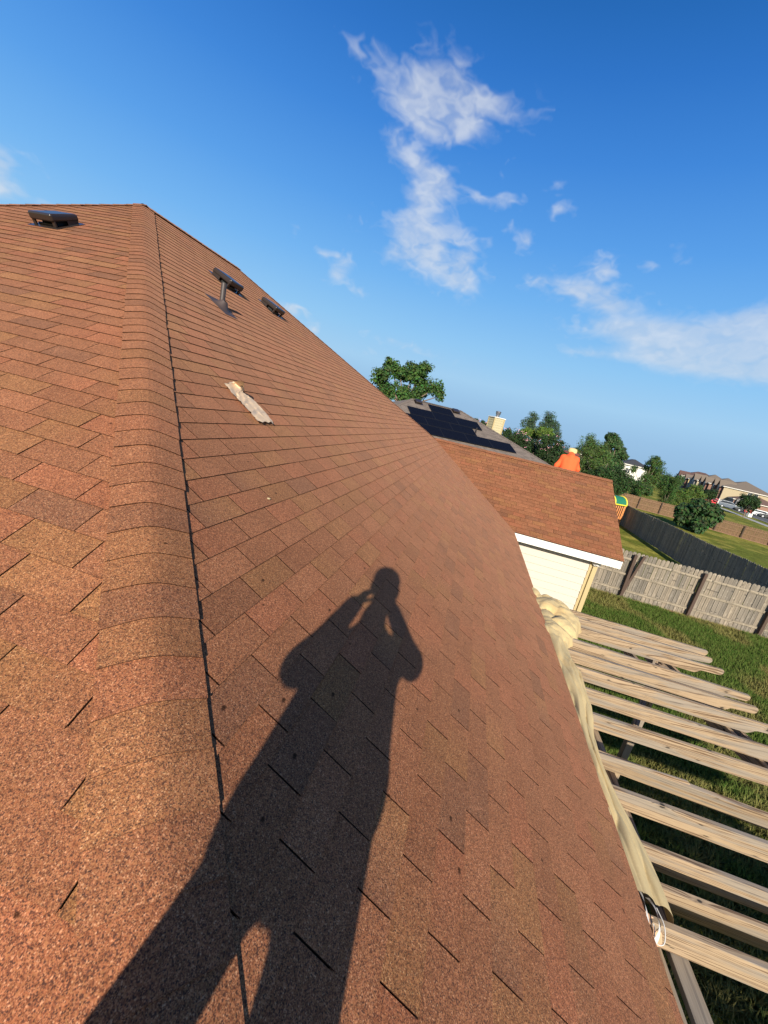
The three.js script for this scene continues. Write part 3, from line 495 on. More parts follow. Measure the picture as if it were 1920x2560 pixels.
// ------------------------------------------------------------------ fences
const pickGeo = [0, 1, 2, 3, 4, 5].map((k) => {                          // dog-eared pickets
  const w = 0.131, h = 1.8, s = new THREE.Shape(); s.moveTo(-w / 2, 0); s.lineTo(w / 2, 0); s.lineTo(w / 2, h - 0.05); s.lineTo(w / 2 - 0.035, h); s.lineTo(-w / 2 + 0.035, h); s.lineTo(-w / 2, h - 0.05);
  const g = new THREE.ExtrudeGeometry(s, { depth: 0.016, bevelEnabled: false }), uv = g.attributes.uv, o = [hash(k, 1, 77) * 1.2, hash(k, 2, 77) * 2.4];
  for (let i = 0; i < uv.count; i++) uv.setXY(i, uv.getX(i) + o[0], uv.getY(i) + o[1]);
  return g;
});
const pickMats = (r, g, b) => [0.78, 0.9, 1, 1.08, 1.17].map((k, i) => std(RGB(r * k, g * k * (1 - 0.012 * i), b * k * (1 - 0.03 * i)), 0.92, { map: scaled(pickWood, 1.2, 2.4) }));
const greyPick = pickMats(1.18, 1.18, 1.2), brownPick = pickMats(0.95, 0.66, 0.46);
const railMat = std(RGB(1.45, 1.4, 1.3), 0.9, { map: (() => { const t = scaled(pickWood, 2.4, 1.2); t.rotation = Math.PI / 2; return t; })() });
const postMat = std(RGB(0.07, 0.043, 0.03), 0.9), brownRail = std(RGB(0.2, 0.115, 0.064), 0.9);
function fence(name, label, a, b, y, o) {                                // a and b are [x, z]; rails and posts stand on the side of n
  const g = thing(name, label, 'fence', null, [a[0], y, a[1]], Math.atan2(-(b[1] - a[1]), b[0] - a[0]));
  const L = Math.hypot(b[0] - a[0], b[1] - a[1]), n = Math.floor(L / 0.1445), sd = o.side ?? 1, R = rng(o.seed), hs = o.h ?? 1;
  const top = o.top ?? (() => 0), gaps = o.gaps ?? [];
  const mass = [];
  for (let i = 0; i < n; i++) {
    const x = (i + 0.5) * 0.1445, gi = Math.floor(R() * pickGeo.length), mat = o.mats[Math.floor(R() * o.mats.length)], dy = (R() - 0.5) * 0.035 + top(x), rz = (R() - 0.5) * 0.012, ry = (R() - 0.5) * 0.05;
    const slim = gaps.some((q) => Math.abs(q - x) < 0.0723) ? 0.72 : 1;
    if (o.single && o.single(x)) { const m = part('picket', pickGeo[gi], mat, g); m.position.set(x, 0.05 + dy, -sd * 0.02); m.rotation.set((R() - 0.5) * 0.012, ry, rz); m.scale.set(slim, hs, 1); if (sd < 0) m.position.z = 0.02 - 0.016; }
    else mass.push(noIndex(pickGeo[gi].clone().scale(1, hs, 1).rotateZ(rz).translate(x, 0.05 + dy, sd > 0 ? -0.02 : 0.004)));
  }
  if (mass.length) tag(part('pickets', mergeGeometries(mass), o.mats[2], g), null, null, null, 'stuff');
  const step = o.step ?? 2.42, np = Math.floor(L / step);
  for (let i = 0; i <= np; i++) {
    const x = i * step + (o.first ?? 0); if (x > L) break;
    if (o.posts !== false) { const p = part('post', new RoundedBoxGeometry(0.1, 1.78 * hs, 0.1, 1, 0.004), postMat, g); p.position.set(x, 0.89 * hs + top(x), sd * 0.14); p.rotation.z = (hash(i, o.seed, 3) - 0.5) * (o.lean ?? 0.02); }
    const x1 = Math.min(L, x + step);
    if (o.rails !== false && x1 > x + 0.1) for (const ry of [0.32, 0.95, 1.55]) { const l = x1 - x - 0.05, m = part('rail', new RoundedBoxGeometry(l, 0.085, 0.036, 1, 0.004), o.railMat, g); m.position.set((x + x1) / 2, ry * hs + top((x + x1) / 2), sd * 0.02); m.rotation.z = (hash(i, Math.round(ry * 10), o.seed) - 0.5) * 0.014 + (top(x1) - top(x)) / step; { const uv = m.geometry.attributes.uv, p = m.geometry.attributes.position; for (let k = 0; k < uv.count; k++) uv.setXY(k, p.getX(k) + i, p.getY(k) + ry); } }
  }
  return g;
}
const FZ = -16.2;
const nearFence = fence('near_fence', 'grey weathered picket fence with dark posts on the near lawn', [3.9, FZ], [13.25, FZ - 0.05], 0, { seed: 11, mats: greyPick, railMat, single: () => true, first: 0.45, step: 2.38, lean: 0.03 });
{                                                                         // the extra slanting brace and a brown board leaning at the left end
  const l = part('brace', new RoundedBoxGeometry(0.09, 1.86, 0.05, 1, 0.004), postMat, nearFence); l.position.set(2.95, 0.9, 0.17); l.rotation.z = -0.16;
  const b = part('leaning_board', new RoundedBoxGeometry(0.15, 1.0, 0.025, 1, 0.004), std(RGB(0.13, 0.068, 0.035), 0.9), nearFence); b.position.set(1.62, 0.55, 0.07); b.rotation.z = 0.01;
}
fence('side_fence', 'long picket fence with its dark shaded side towards us running away between lawns', [13.3, FZ + 0.1], [13.3, -39.4], 0, { seed: 23, mats: greyPick, railMat: brownRail, single: () => true, side: 1, rails: true, gaps: [15.3, 10.9, 8.4, 3.1], top: (x) => -0.1 * sm(12, 19, x) + 0.12 * sm(9, 4, x) });
fence('back_fence', 'reddish brown fence along the back of the lawns behind the play set', [7, -58.2], [26, -55], -0.35, { seed: 31, mats: brownPick, railMat: brownRail, single: () => false });
fence('corner_fence', 'reddish brown fence on the right beyond the round bush', [26.2, -53.2], [47, -43.8], -0.4, { seed: 37, mats: brownPick, railMat: brownRail, single: () => false });
function dirt(name, pts, wid, y, label) { const m = new MB(); for (let i = 0; i < pts.length - 1; i++) { const [a, b] = [pts[i], pts[i + 1]], n = Math.ceil(Math.hypot(b[0] - a[0], b[1] - a[1]) / 0.25); for (let k = 0; k < n; k++) { const P = (t, s) => { const x = mix(a[0], b[0], t), z = mix(a[1], b[1], t), w = wid * (0.6 + 0.9 * fbm(x * 1.7, z * 1.7, 3)); return [x, y + (s ? 0 : 0.05), z + (s ? w : -0.06)]; }; m.quad(P(k / n, 0), P(k / n, 1), P((k + 1) / n, 1), P((k + 1) / n, 0), [[k / n * 9, 0], [k / n * 9, wid], [(k + 1) / n * 9, wid], [(k + 1) / n * 9, 0]]); } } return whole(name, m.geo(), soilMat, label, 'soil', null, 'structure'); }
dirt('soil_strip', [[4, FZ - 0.05], [13.2, FZ - 0.08]], 0.2, 0.006, 'bare orange soil along the foot of the grey fence');
dirt('soil_strip_back', [[7, -58.2], [26, -55.05]], 0.45, 0.006, 'bare orange soil along the foot of the brown back fence');
dirt('soil_strip_corner', [[26.2, -53.2], [47, -43.8]], 0.45, 0.008, 'bare orange soil along the foot of the brown corner fence');

// ------------------------------------------------------------------ grass blades on the near lawn
{
  const bl = new MB(), R = rng(71);
  for (let k = 0; k < 6; k++) { const a = R() * 6.28, r = R() * 0.03, h = 0.07 + R() * 0.08, lean = 0.03 + R() * 0.07, w = 0.0035 + R() * 0.002, x = Math.cos(a) * r, z = Math.sin(a) * r, dx = Math.cos(a) * lean, dz = Math.sin(a) * lean, sx = -Math.sin(a) * w, sz = Math.cos(a) * w; bl.quad([x - sx, 0, z - sz], [x + sx, 0, z + sz], [x + dx * 0.4 + sx * 0.8, h * 0.62, z + dz * 0.4 + sz * 0.8], [x + dx * 0.4 - sx * 0.8, h * 0.62, z + dz * 0.4 - sz * 0.8]); bl.tri([x + dx * 0.4 - sx * 0.8, h * 0.62, z + dz * 0.4 - sz * 0.8], [x + dx * 0.4 + sx * 0.8, h * 0.62, z + dz * 0.4 + sz * 0.8], [x + dx, h, z + dz]); }
  const g = bl.geo(), pts = [];
  for (let tries = 0; tries < 130000; tries++) {
    const z = -1.2 - R() * 14.8, x = 1.7 + R() * 11.5; const q = view(V3(x, 0, z)); if (!q || q.u > 2000 || q.v > 2650) continue;
    if (x < 3.8 && z < -10.9) continue;
    const d = fbm(x * 0.8, z * 0.8, 4, 0, 0, 5), keep = 1 - 0.75 * sm(0.52, 0.7, d); if (R() > keep) continue;
    pts.push([x, z, d, R(), R(), R()]);
  }
  const im = new THREE.InstancedMesh(g, new THREE.MeshPhysicalMaterial({ color: 0xffffff, roughness: 0.7, side: THREE.DoubleSide, transmission: 0.15, thickness: 0, specularIntensity: 0.15 }), pts.length), M4 = new THREE.Matrix4(), Q = new THREE.Quaternion(), c = new THREE.Color();
  pts.forEach(([x, z, d, a, b, e], i) => {
    Q.setFromEuler(new THREE.Euler((a - 0.5) * 0.5, b * 6.28, (e - 0.5) * 0.5)); const s = 0.7 + a * 0.7;
    M4.compose(V3(x, 0, z), Q, V3(s * 1.2, s, s * 1.2)); im.setMatrixAt(i, M4);
    const t = clamp(sm(0.45, 0.62, d) * 0.6 + e * 0.45); c.setRGB(mix(0.05, 0.21, t), mix(0.11, 0.18, t), mix(0.013, 0.058, t)); im.setColorAt(i, c);
  });
  im.name = 'grass'; im.castShadow = im.receiveShadow = true; scene.add(im); tag(im, 'tufty green grass of the near lawn under and beyond the pergola', 'grass', null, 'stuff');
}

{ const q = (() => { const r = rayOf(671, 1246), n = faces[0].n; return eye.clone().addScaledVector(r, (-1.36 * n.y + 0.009) / r.dot(n)); })(); const g = new THREE.IcosahedronGeometry(0.0095, 1), p = g.attributes.position; for (let i = 0; i < p.count; i++) { const k = 0.7 + 0.6 * hash(Math.round(p.getX(i) * 900), Math.round(p.getY(i) * 900), Math.round(p.getZ(i) * 900)); p.setXYZ(i, p.getX(i) * k * 1.3, p.getY(i) * k * 0.5, p.getZ(i) * k); } g.computeVertexNormals(); const c = whole('debris_chip', g, std(RGB(0.42, 0.33, 0.18), 0.9), 'tiny pale chip lying on the shingles below the tan paper strip', 'debris'); c.position.copy(q); }

// ------------------------------------------------------------------ neighbouring house with solar panels
{
  const C = (a, b) => [880 + a * 0.3134, 850 + b * 0.3134], PSI = 0.5236, s2 = 0.45, sl = Math.hypot(1, s2), A = Math.atan(s2), RL = 4.15, hd = 6;
  const nb = thing('neighbor_house', 'neighbouring house with grey-brown hip roof carrying black solar panels', 'house', null, [-5.36, 0, -30.47], PSI), yr = EYE + 1.15, ye = yr - s2 * hd;
  nb.updateMatrixWorld(true);
  const on = (a, b) => { const r = rayOf(...C(a, b)), f = V3(Math.sin(PSI), 0, Math.cos(PSI)), n = V3(f.x * s2, 1, f.z * s2), o = V3(-5.36, yr, -30.47); return nb.worldToLocal(eye.clone().addScaledVector(r, o.sub(eye).dot(n) / n.dot(r))); };
  const m = new MB(), x0 = -hd, x1 = RL + hd, P = (x, y, z) => [x, y, z], uq = (pts, k) => pts.map((p) => (k ? [p[2], Math.min(Math.abs(p[0]), Math.abs(p[0] - RL)) * sl] : [p[0], Math.abs(p[2]) * sl]));
  const q4 = (...v) => m.quad(...v, uq(v, 0)), t3 = (...v) => { const u = uq(v, 1); m.tri(...v, ...u); };
  q4(P(x0, ye, hd), P(x1, ye, hd), P(RL, yr, 0), P(0, yr, 0)); q4(P(x1, ye, -hd), P(x0, ye, -hd), P(0, yr, 0), P(RL, yr, 0));
  t3(P(x1, ye, hd), P(x1, ye, -hd), P(RL, yr, 0)); t3(P(x0, ye, -hd), P(x0, ye, hd), P(0, yr, 0));
  const nr = m.build('roof', std(0xffffff, 0.95, { map: scaled(greyShingleTex, 4, 4), side: THREE.DoubleSide }), nb);
  new MB().box(x0 + 0.4, x1 - 0.4, 0, ye + 0.1, -hd + 0.4, hd - 0.4).build('wall', creamMat, nb);
  const capm = new MB(); for (const [p, q] of [[V3(0, yr, 0), V3(RL, yr, 0)], [V3(RL, yr, 0), V3(x1, ye, hd)], [V3(0, yr, 0), V3(x0, ye, hd)]]) { const d = q.clone().sub(p), n = 30, e = V3(-d.z, 0, d.x).normalize().multiplyScalar(0.15); for (let i = 0; i < n; i++) { const a = p.clone().addScaledVector(d, i / n).add(V3(0, 0.02, 0)), c = p.clone().addScaledVector(d, (i + 1) / n); for (const s of [-1, 1]) capm.quad([a.x + s * e.x, a.y - 0.035, a.z + s * e.z], [c.x + s * e.x, c.y - 0.045, c.z + s * e.z], [c.x, c.y + 0.025, c.z], [a.x, a.y + 0.025, a.z]); } }
  tag(capm.build('roof_caps', std(RGB(0.13, 0.1, 0.08), 0.95, { side: THREE.DoubleSide }), nr), null, null, null, 'stuff');
  const panelMat = new THREE.MeshPhysicalMaterial({ color: RGB(0.0045, 0.005, 0.009), roughness: 0.5, specularIntensity: 0.1 }), frameMat = new THREE.MeshPhysicalMaterial({ color: RGB(0.012, 0.012, 0.014), roughness: 0.5, specularIntensity: 0.3 });
  for (const [xr, n, d0, d1] of [[3.06, 1, 0.4, 1.43], [4.92, 3, 1.47, 2.54], [4.04, 3, 2.58, 3.58], [6.76, 4, 3.62, 4.72]]) for (let i = 0; i < n; i++) {
    const w = 1.9, hgt = (d1 - d0) * sl, g = new THREE.Group(); g.name = numbered('solar_panel'); nb.add(g);
    g.position.set(xr - (i + 0.5) * w, yr - s2 * (d0 + d1) / 2 + 0.075, (d0 + d1) / 2); g.rotation.x = A;
    part('frame', new RoundedBoxGeometry(w - 0.015, 0.035, hgt - 0.01, 1, 0.004), frameMat, g);
    const cm = new MB(), nx = 10, nz = 6; for (let p = 0; p < nx; p++) for (let q = 0; q < nz; q++) cm.box(-w / 2 + 0.03 + (w - 0.06) * p / nx + 0.003, -w / 2 + 0.03 + (w - 0.06) * (p + 1) / nx - 0.003, 0.0175, 0.0195, -hgt / 2 + 0.025 + (hgt - 0.05) * q / nz + 0.003, -hgt / 2 + 0.025 + (hgt - 0.05) * (q + 1) / nz - 0.003);
    part('cells', cm.geo(), panelMat, g);
  }
  for (const [a, b2] of [[530, 500], [828, 575]]) { const q = on(a, b2), g = new THREE.Group(); g.name = numbered('roof_vent'); g.position.copy(q).add(V3(0, 0.1, 0)); g.rotation.x = A; nb.add(g); part('hood', new RoundedBoxGeometry(0.5, 0.12, 0.5, 2, 0.04), brownMetal, g); part('flange', new MB().box(-0.33, 0.33, -0.1, -0.085, -0.33, 0.33).geo(), brownMetal, g); }
  { const q = on(985, 745), pm = part('vent_pipe', new THREE.CylinderGeometry(0.04, 0.045, 0.45, 10), brownMetal, nb); pm.position.set(q.x, q.y + 0.18, q.z); }
  const cw = hitZ(...C(1158, 618), -35.2), ct = nb.worldToLocal(cw.clone()), chim = new THREE.Group(); chim.name = 'chimney'; chim.position.set(ct.x, 0, ct.z); nb.add(chim);
  const ch = ct.y, cm = new MB(); for (let i = 0; i < 16; i++) { const y1 = ch - 0.06 - i * 0.19, y0 = y1 - 0.19, hw = 0.48; for (let s = 0; s < 4; s++) { const a = s * Math.PI / 2, R = (x, z) => [x * Math.cos(a) + z * Math.sin(a), -x * Math.sin(a) + z * Math.cos(a)], p = (x, y, z) => { const q = R(x, z); return [q[0], y, q[1]]; }; cm.quad(p(-hw, y0, hw), p(hw, y0, hw), p(hw, y1, hw - 0.018), p(-hw, y1, hw - 0.018)); cm.quad(p(-hw, y0, hw - 0.018), p(hw, y0, hw - 0.018), p(hw, y0, hw), p(-hw, y0, hw)); } }
  part('siding', cm.geo(), std(RGB(0.42, 0.36, 0.21), 0.8), chim);
  for (const [sx, sz] of [[-1, 1], [1, 1], [1, -1], [-1, -1]]) part('corner_trim', new MB().box(sx * 0.45 - 0.05, sx * 0.45 + 0.05, ch - 3, ch - 0.05, sz * 0.45 - 0.05, sz * 0.45 + 0.05).geo(), creamTrimMat, chim);
  part('cap', new RoundedBoxGeometry(1.06, 0.06, 1.06, 1, 0.01).translate(0, ch - 0.02, 0), whiteMat, chim);
  const flueP = [[0.15, 0], [0.15, 0.26], [0.2, 0.27], [0.2, 0.42], [0.22, 0.43], [0.22, 0.48], [0.0, 0.52]].map((p) => new THREE.Vector2(...p));
  part('flue', new THREE.LatheGeometry(flueP, 18).translate(0, ch, 0), std(RGB(0.3, 0.3, 0.32), 0.35, { metalness: 0.8 }), chim);
}

// ------------------------------------------------------------------ trees and shrubs
const leafMat = new THREE.MeshPhysicalMaterial({ color: 0xffffff, vertexColors: true, roughness: 0.75, side: THREE.DoubleSide, transmission: 0.22, thickness: 0, specularIntensity: 0.4 });
const barkMat = std(RGB(0.16, 0.115, 0.08), 0.95), petalMat = std(RGB(0.72, 0.36, 0.4), 0.9, { side: THREE.DoubleSide });
function tree(name, label, cat, o) {                                     // lobes: [u, v, radius] in photograph pixels at distance D; extra depth per lobe is random
  const R = rng(o.seed), L = o.lobes.map(([u, v, rp]) => { const c = hitD(u, v, o.D + (R() - 0.5) * o.D * 0.04), q = view(c); return { c, r: rp * (o.fat ?? 1.22) * q.z / FOCAL }; });
  const cx = L.reduce((s, l) => s + l.c.x, 0) / L.length, cz = L.reduce((s, l) => s + l.c.z, 0) / L.length, ymin = Math.min(...L.map((l) => l.c.y - l.r * 0.6)), base = V3(cx + (o.dx ?? 0), o.y0 ?? 0, cz);
  const t = thing(name, label, cat, o.group, base.toArray()), wood = [], m = new MB(), fm = new MB();
  const fork = V3(0, Math.max(0.25, (ymin - base.y) * 0.9), 0), tr = o.trunk ?? 0.14;
  wood.push(rod(V3(0, -0.05, 0), fork, tr, tr * 0.75, 9));
  const leaf = o.leaf ?? 0.16, total = L.reduce((s, l) => s + l.r * l.r, 0);
  for (const l of L) {
    const lc = l.c.clone().sub(base); wood.push(rod(fork, lc, tr * 0.55, tr * 0.16, 7));
    const nc = o.clumps ?? 22, n = Math.round(1.9 * (o.n ?? 2600) * l.r * l.r / total);
    const cl = []; for (let i = 0; i < nc; i++) { let d = V3(R() - 0.5, R() - 0.5, R() - 0.5).normalize(); const k = Math.pow(R(), 0.45) * 0.78; cl.push({ p: lc.clone().add(V3(d.x * l.r * k, d.y * l.r * k * (o.sq ?? 1), d.z * l.r * k)), r: l.r * (0.26 + 0.26 * R()), tone: 0.8 + 0.4 * R() }); if (i % 4 === 0) wood.push(rod(lc, cl[i].p, tr * 0.16, tr * 0.05, 5)); }
    for (let i = 0; i < n; i++) {
      const c = cl[Math.floor(R() * nc)], d = V3(R() * 2 - 1, R() * 2 - 1, R() * 2 - 1).normalize(), p = c.p.clone().addScaledVector(d, c.r * Math.pow(R(), 0.4));
      const s = leaf * (0.6 + 0.8 * R()), nrm = d.clone().add(V3(R() - 0.5, R() * 0.9, R() - 0.5)).normalize(), a = V3(R() - 0.5, (R() - 0.5) - (o.droop ?? 0.2), R() - 0.5).cross(nrm).normalize(), b = nrm.clone().cross(a), k = c.tone * (0.75 + 0.5 * R()), col = [mix(o.c0[0], o.c1[0], R()) * k, mix(o.c0[1], o.c1[1], R()) * k, mix(o.c0[2], o.c1[2], R()) * k], wd = (o.wide ?? 0.55);
      const tip = p.clone().addScaledVector(b, s), l1 = p.clone().addScaledVector(b, s * 0.45).addScaledVector(a, s * wd * 0.5).addScaledVector(nrm, -s * 0.08), l2 = p.clone().addScaledVector(b, s * 0.45).addScaledVector(a, -s * wd * 0.5).addScaledVector(nrm, -s * 0.08);
      m.quad(p.toArray(), l1.toArray(), tip.toArray(), l2.toArray(), null, col);
      if (o.flowers && p.y - lc.y > l.r * 0.12 && R() < o.flowers) { for (let k2 = 0; k2 < 4; k2++) { const q = p.clone().add(V3(R() - 0.5, R() * 0.8, R() - 0.5).multiplyScalar(0.22)), e = 0.032; fm.quad([q.x - e, q.y, q.z], [q.x, q.y - e, q.z + e], [q.x + e, q.y, q.z], [q.x, q.y + e, q.z - e * 0.3]); } }
    }
  }
  part('trunk', join(wood), barkMat, t); part('crown', m.geo(), leafMat, t);
  if (fm.p.length) part('blossom', fm.geo(), petalMat, t);
  return t;
}
const G1 = [0.03, 0.075, 0.014], G2 = [0.075, 0.14, 0.03], DK = [0.016, 0.04, 0.011], DK2 = [0.04, 0.075, 0.02], YG = [0.085, 0.15, 0.02], YG2 = [0.14, 0.2, 0.035], BG = [0.035, 0.07, 0.035], BG2 = [0.075, 0.125, 0.06];
tree('broad_tree', 'twin-crowned green tree rising behind the solar panel roof', 'tree', { seed: 101, D: 47, n: 8000, fat: 1.02, leaf: 0.24, wide: 0.7, trunk: 0.22, c0: G1, c1: G2, lobes: [[955, 940, 28], [975, 912, 22], [965, 975, 30], [1000, 975, 30], [1000, 930, 20], [1030, 932, 32], [1058, 922, 26], [1055, 965, 30], [1090, 970, 22], [1100, 990, 14], [1030, 990, 30]] });
tree('tall_tree', 'bluish green feathery tree tallest behind the pink-flowering shrubs', 'tree', { seed: 102, D: 62, n: 5000, leaf: 0.22, wide: 0.3, c0: BG, c1: BG2, lobes: [[1322, 1056, 18], [1336, 1042, 13], [1372, 1046, 18], [1386, 1062, 16], [1390, 1085, 14], [1358, 1066, 14], [1330, 1075, 15]] });
tree('round_tree', 'yellow-green rounded tree between the tall tree and the pink shrubs', 'tree', { seed: 103, D: 50, n: 4200, leaf: 0.17, c0: YG, c1: YG2, lobes: [[1311, 1078, 11], [1338, 1086, 13], [1364, 1082, 16], [1376, 1090, 13], [1350, 1078, 11]] });
tree('flowering_shrub', 'small dark shrub with pink blossom left of the pale chimney', 'shrub', { seed: 104, D: 40, n: 1800, leaf: 0.13, c0: DK, c1: DK2, flowers: 0.009, lobes: [[1190, 1053, 8], [1206, 1062, 11], [1222, 1072, 13]] });
tree('flowering_shrub', 'large dark shrub with pink blossom just right of the chimney', 'shrub', { seed: 105, fat: 1.4, D: 38, n: 8000, leaf: 0.13, c0: DK, c1: DK2, flowers: 0.009, lobes: [[1262, 1082, 13], [1280, 1088, 15], [1300, 1098, 19], [1318, 1108, 19], [1290, 1112, 20], [1335, 1128, 24], [1310, 1132, 24], [1350, 1150, 22]] });
tree('flowering_shrub', 'pink-blossomed shrub next to the orange-shirted worker', 'shrub', { seed: 106, fat: 1.4, D: 36.5, n: 8000, leaf: 0.13, c0: DK, c1: DK2, flowers: 0.009, lobes: [[1368, 1104, 18], [1392, 1110, 16], [1404, 1124, 15], [1362, 1132, 24], [1388, 1142, 24], [1405, 1160, 24], [1375, 1168, 22], [1425, 1160, 22]] });
tree('feathery_tree', 'light green feathery tree behind the worker in orange', 'tree', { seed: 107, fat: 1.4, D: 46, n: 9000, leaf: 0.17, wide: 0.34, c0: [0.04, 0.085, 0.016], c1: [0.1, 0.15, 0.035], lobes: [[1476, 1102, 17], [1462, 1122, 20], [1494, 1122, 22], [1478, 1145, 26], [1504, 1152, 24], [1450, 1152, 22], [1485, 1172, 26], [1460, 1180, 22], [1440, 1130, 14]] });
tree('lobed_tree', 'clumpy green tree with an upright crown before the far white house', 'tree', { seed: 108, D: 58, fat: 1.05, n: 5600, leaf: 0.24, wide: 0.65, trunk: 0.16, c0: BG, c1: G2, lobes: [[1528, 1096, 17], [1543, 1108, 14], [1520, 1122, 17], [1548, 1134, 18], [1562, 1138, 10], [1528, 1146, 17], [1548, 1160, 14]] });
tree('dense_bush', 'dense dark bush at the end of the wing roof', 'bush', { seed: 109, fat: 1.4, D: 43, n: 7000, leaf: 0.16, c0: DK, c1: [0.045, 0.09, 0.018], lobes: [[1530, 1185, 24], [1550, 1200, 22], [1510, 1188, 24], [1540, 1218, 20], [1556, 1222, 16], [1490, 1195, 22]] });
tree('low_shrub', 'low dark shrubs filling the gap below the white-walled house', 'shrub', { seed: 116, D: 62, n: 3600, leaf: 0.17, fat: 1.2, c0: DK, c1: G2, lobes: [[1566, 1206, 15], [1582, 1212, 14], [1600, 1222, 15], [1618, 1228, 13], [1590, 1226, 14]] });
tree('slim_tree', 'slim airy green tree standing before the far houses', 'tree', { seed: 110, D: 74, fat: 1.3, n: 5200, leaf: 0.24, wide: 0.4, trunk: 0.12, c0: G1, c1: [0.09, 0.14, 0.035], lobes: [[1634, 1150, 12], [1646, 1158, 12], [1626, 1166, 13], [1640, 1178, 16], [1614, 1190, 10], [1600, 1208, 14], [1632, 1200, 16], [1618, 1220, 14], [1586, 1172, 8]] });
tree('leafy_tree', 'mid green tree left of the gabled brick houses', 'tree', { seed: 111, D: 77, fat: 1.5, n: 5200, leaf: 0.22, wide: 0.36, c0: G1, c1: G2, lobes: [[1664, 1196, 14], [1684, 1208, 16], [1694, 1200, 10], [1666, 1220, 18], [1686, 1236, 18], [1668, 1244, 16]] });
tree('leafy_shrub', 'yellowish green shrub just behind the brown fence above the round bush', 'shrub', { seed: 112, D: 70, fat: 1.4, n: 4800, leaf: 0.2, wide: 0.36, c0: [0.06, 0.11, 0.02], c1: YG2, lobes: [[1712, 1238, 15], [1735, 1226, 14], [1752, 1242, 15], [1724, 1254, 15], [1700, 1256, 13]] });
tree('round_bush', 'round broad-leaved dark green bush on the side lawn', 'bush', { seed: 113, D: 51, fat: 1.05, n: 7500, leaf: 0.34, wide: 0.8, trunk: 0.1, y0: -0.2, droop: 0.6, c0: [0.02, 0.05, 0.014], c1: [0.055, 0.1, 0.028], clumps: 22, lobes: [[1738, 1290, 30], [1764, 1298, 28], [1714, 1282, 22], [1772, 1278, 24], [1746, 1266, 20], [1752, 1312, 20], [1708, 1296, 16], [1782, 1296, 16]] });
tree('far_bush', 'dark bush before the gabled houses beside the red car', 'bush', { seed: 114, D: 118, n: 1600, leaf: 0.3, c0: DK, c1: DK2, lobes: [[1770, 1232, 10], [1784, 1236, 11], [1776, 1242, 10]] });
tree('street_tree', 'small round dark street tree among the parked cars', 'tree', { seed: 115, D: 112, n: 2600, leaf: 0.3, c0: DK, c1: DK2, lobes: [[1866, 1248, 14], [1884, 1252, 14], [1874, 1262, 15], [1892, 1260, 10], [1856, 1260, 10]] });

// ------------------------------------------------------------------ play set at the end of the dark fence
{
  const p = thing('play_set', 'wooden climbing frame with green tunnel roof and yellow trim by the dark fence', 'play set', null, [12.1, 0, -36.2], -1.0);
  const orange = std(RGB(0.6, 0.235, 0.075), 0.7), yellow = std(RGB(0.72, 0.56, 0.035), 0.5), green = std(RGB(0.018, 0.15, 0.075), 0.45, { side: THREE.DoubleSide });
  for (const [x, z] of [[-0.6, 0.6], [0.6, 0.6], [-0.6, -0.6], [0.6, -0.6]]) part('post', new RoundedBoxGeometry(0.09, 1.75, 0.09, 1, 0.01).translate(x, 0.87, z), orange, p);
  for (let i = 0; i < 5; i++) part('slat', new RoundedBoxGeometry(0.1, 1.1, 0.03, 1, 0.006).translate(-0.44 + i * 0.22, 1.05, 0.66), orange, p);
  for (let i = 0; i < 5; i++) part('slat', new RoundedBoxGeometry(0.03, 1.1, 0.1, 1, 0.006).translate(0.66, 1.05, -0.44 + i * 0.22), orange, p);
  part('deck', new RoundedBoxGeometry(1.3, 0.06, 1.3, 1, 0.01).translate(0, 0.62, 0), orange, p);
  part('tunnel_roof', new THREE.CylinderGeometry(0.62, 0.62, 1.3, 28, 1, true, Math.PI / 2, Math.PI).rotateX(Math.PI / 2).translate(0, 1.7, 0), green, p);
  for (const z of [-0.66, 0.66]) part('trim', new THREE.TorusGeometry(0.63, 0.05, 10, 28, Math.PI).translate(0, 1.7, z), yellow, p);
  for (const x of [-0.63, 0.63]) part('trim', new RoundedBoxGeometry(0.1, 0.1, 1.36, 1, 0.03).translate(x, 1.7, 0), yellow, p);
  part('slide', tube([[-0.3, 0.66, 0.7], [-0.3, 0.6, 1.0], [-0.3, 0.2, 1.8], [-0.3, 0.08, 2.3]], 0.16, 20, 10), yellow, p);
}

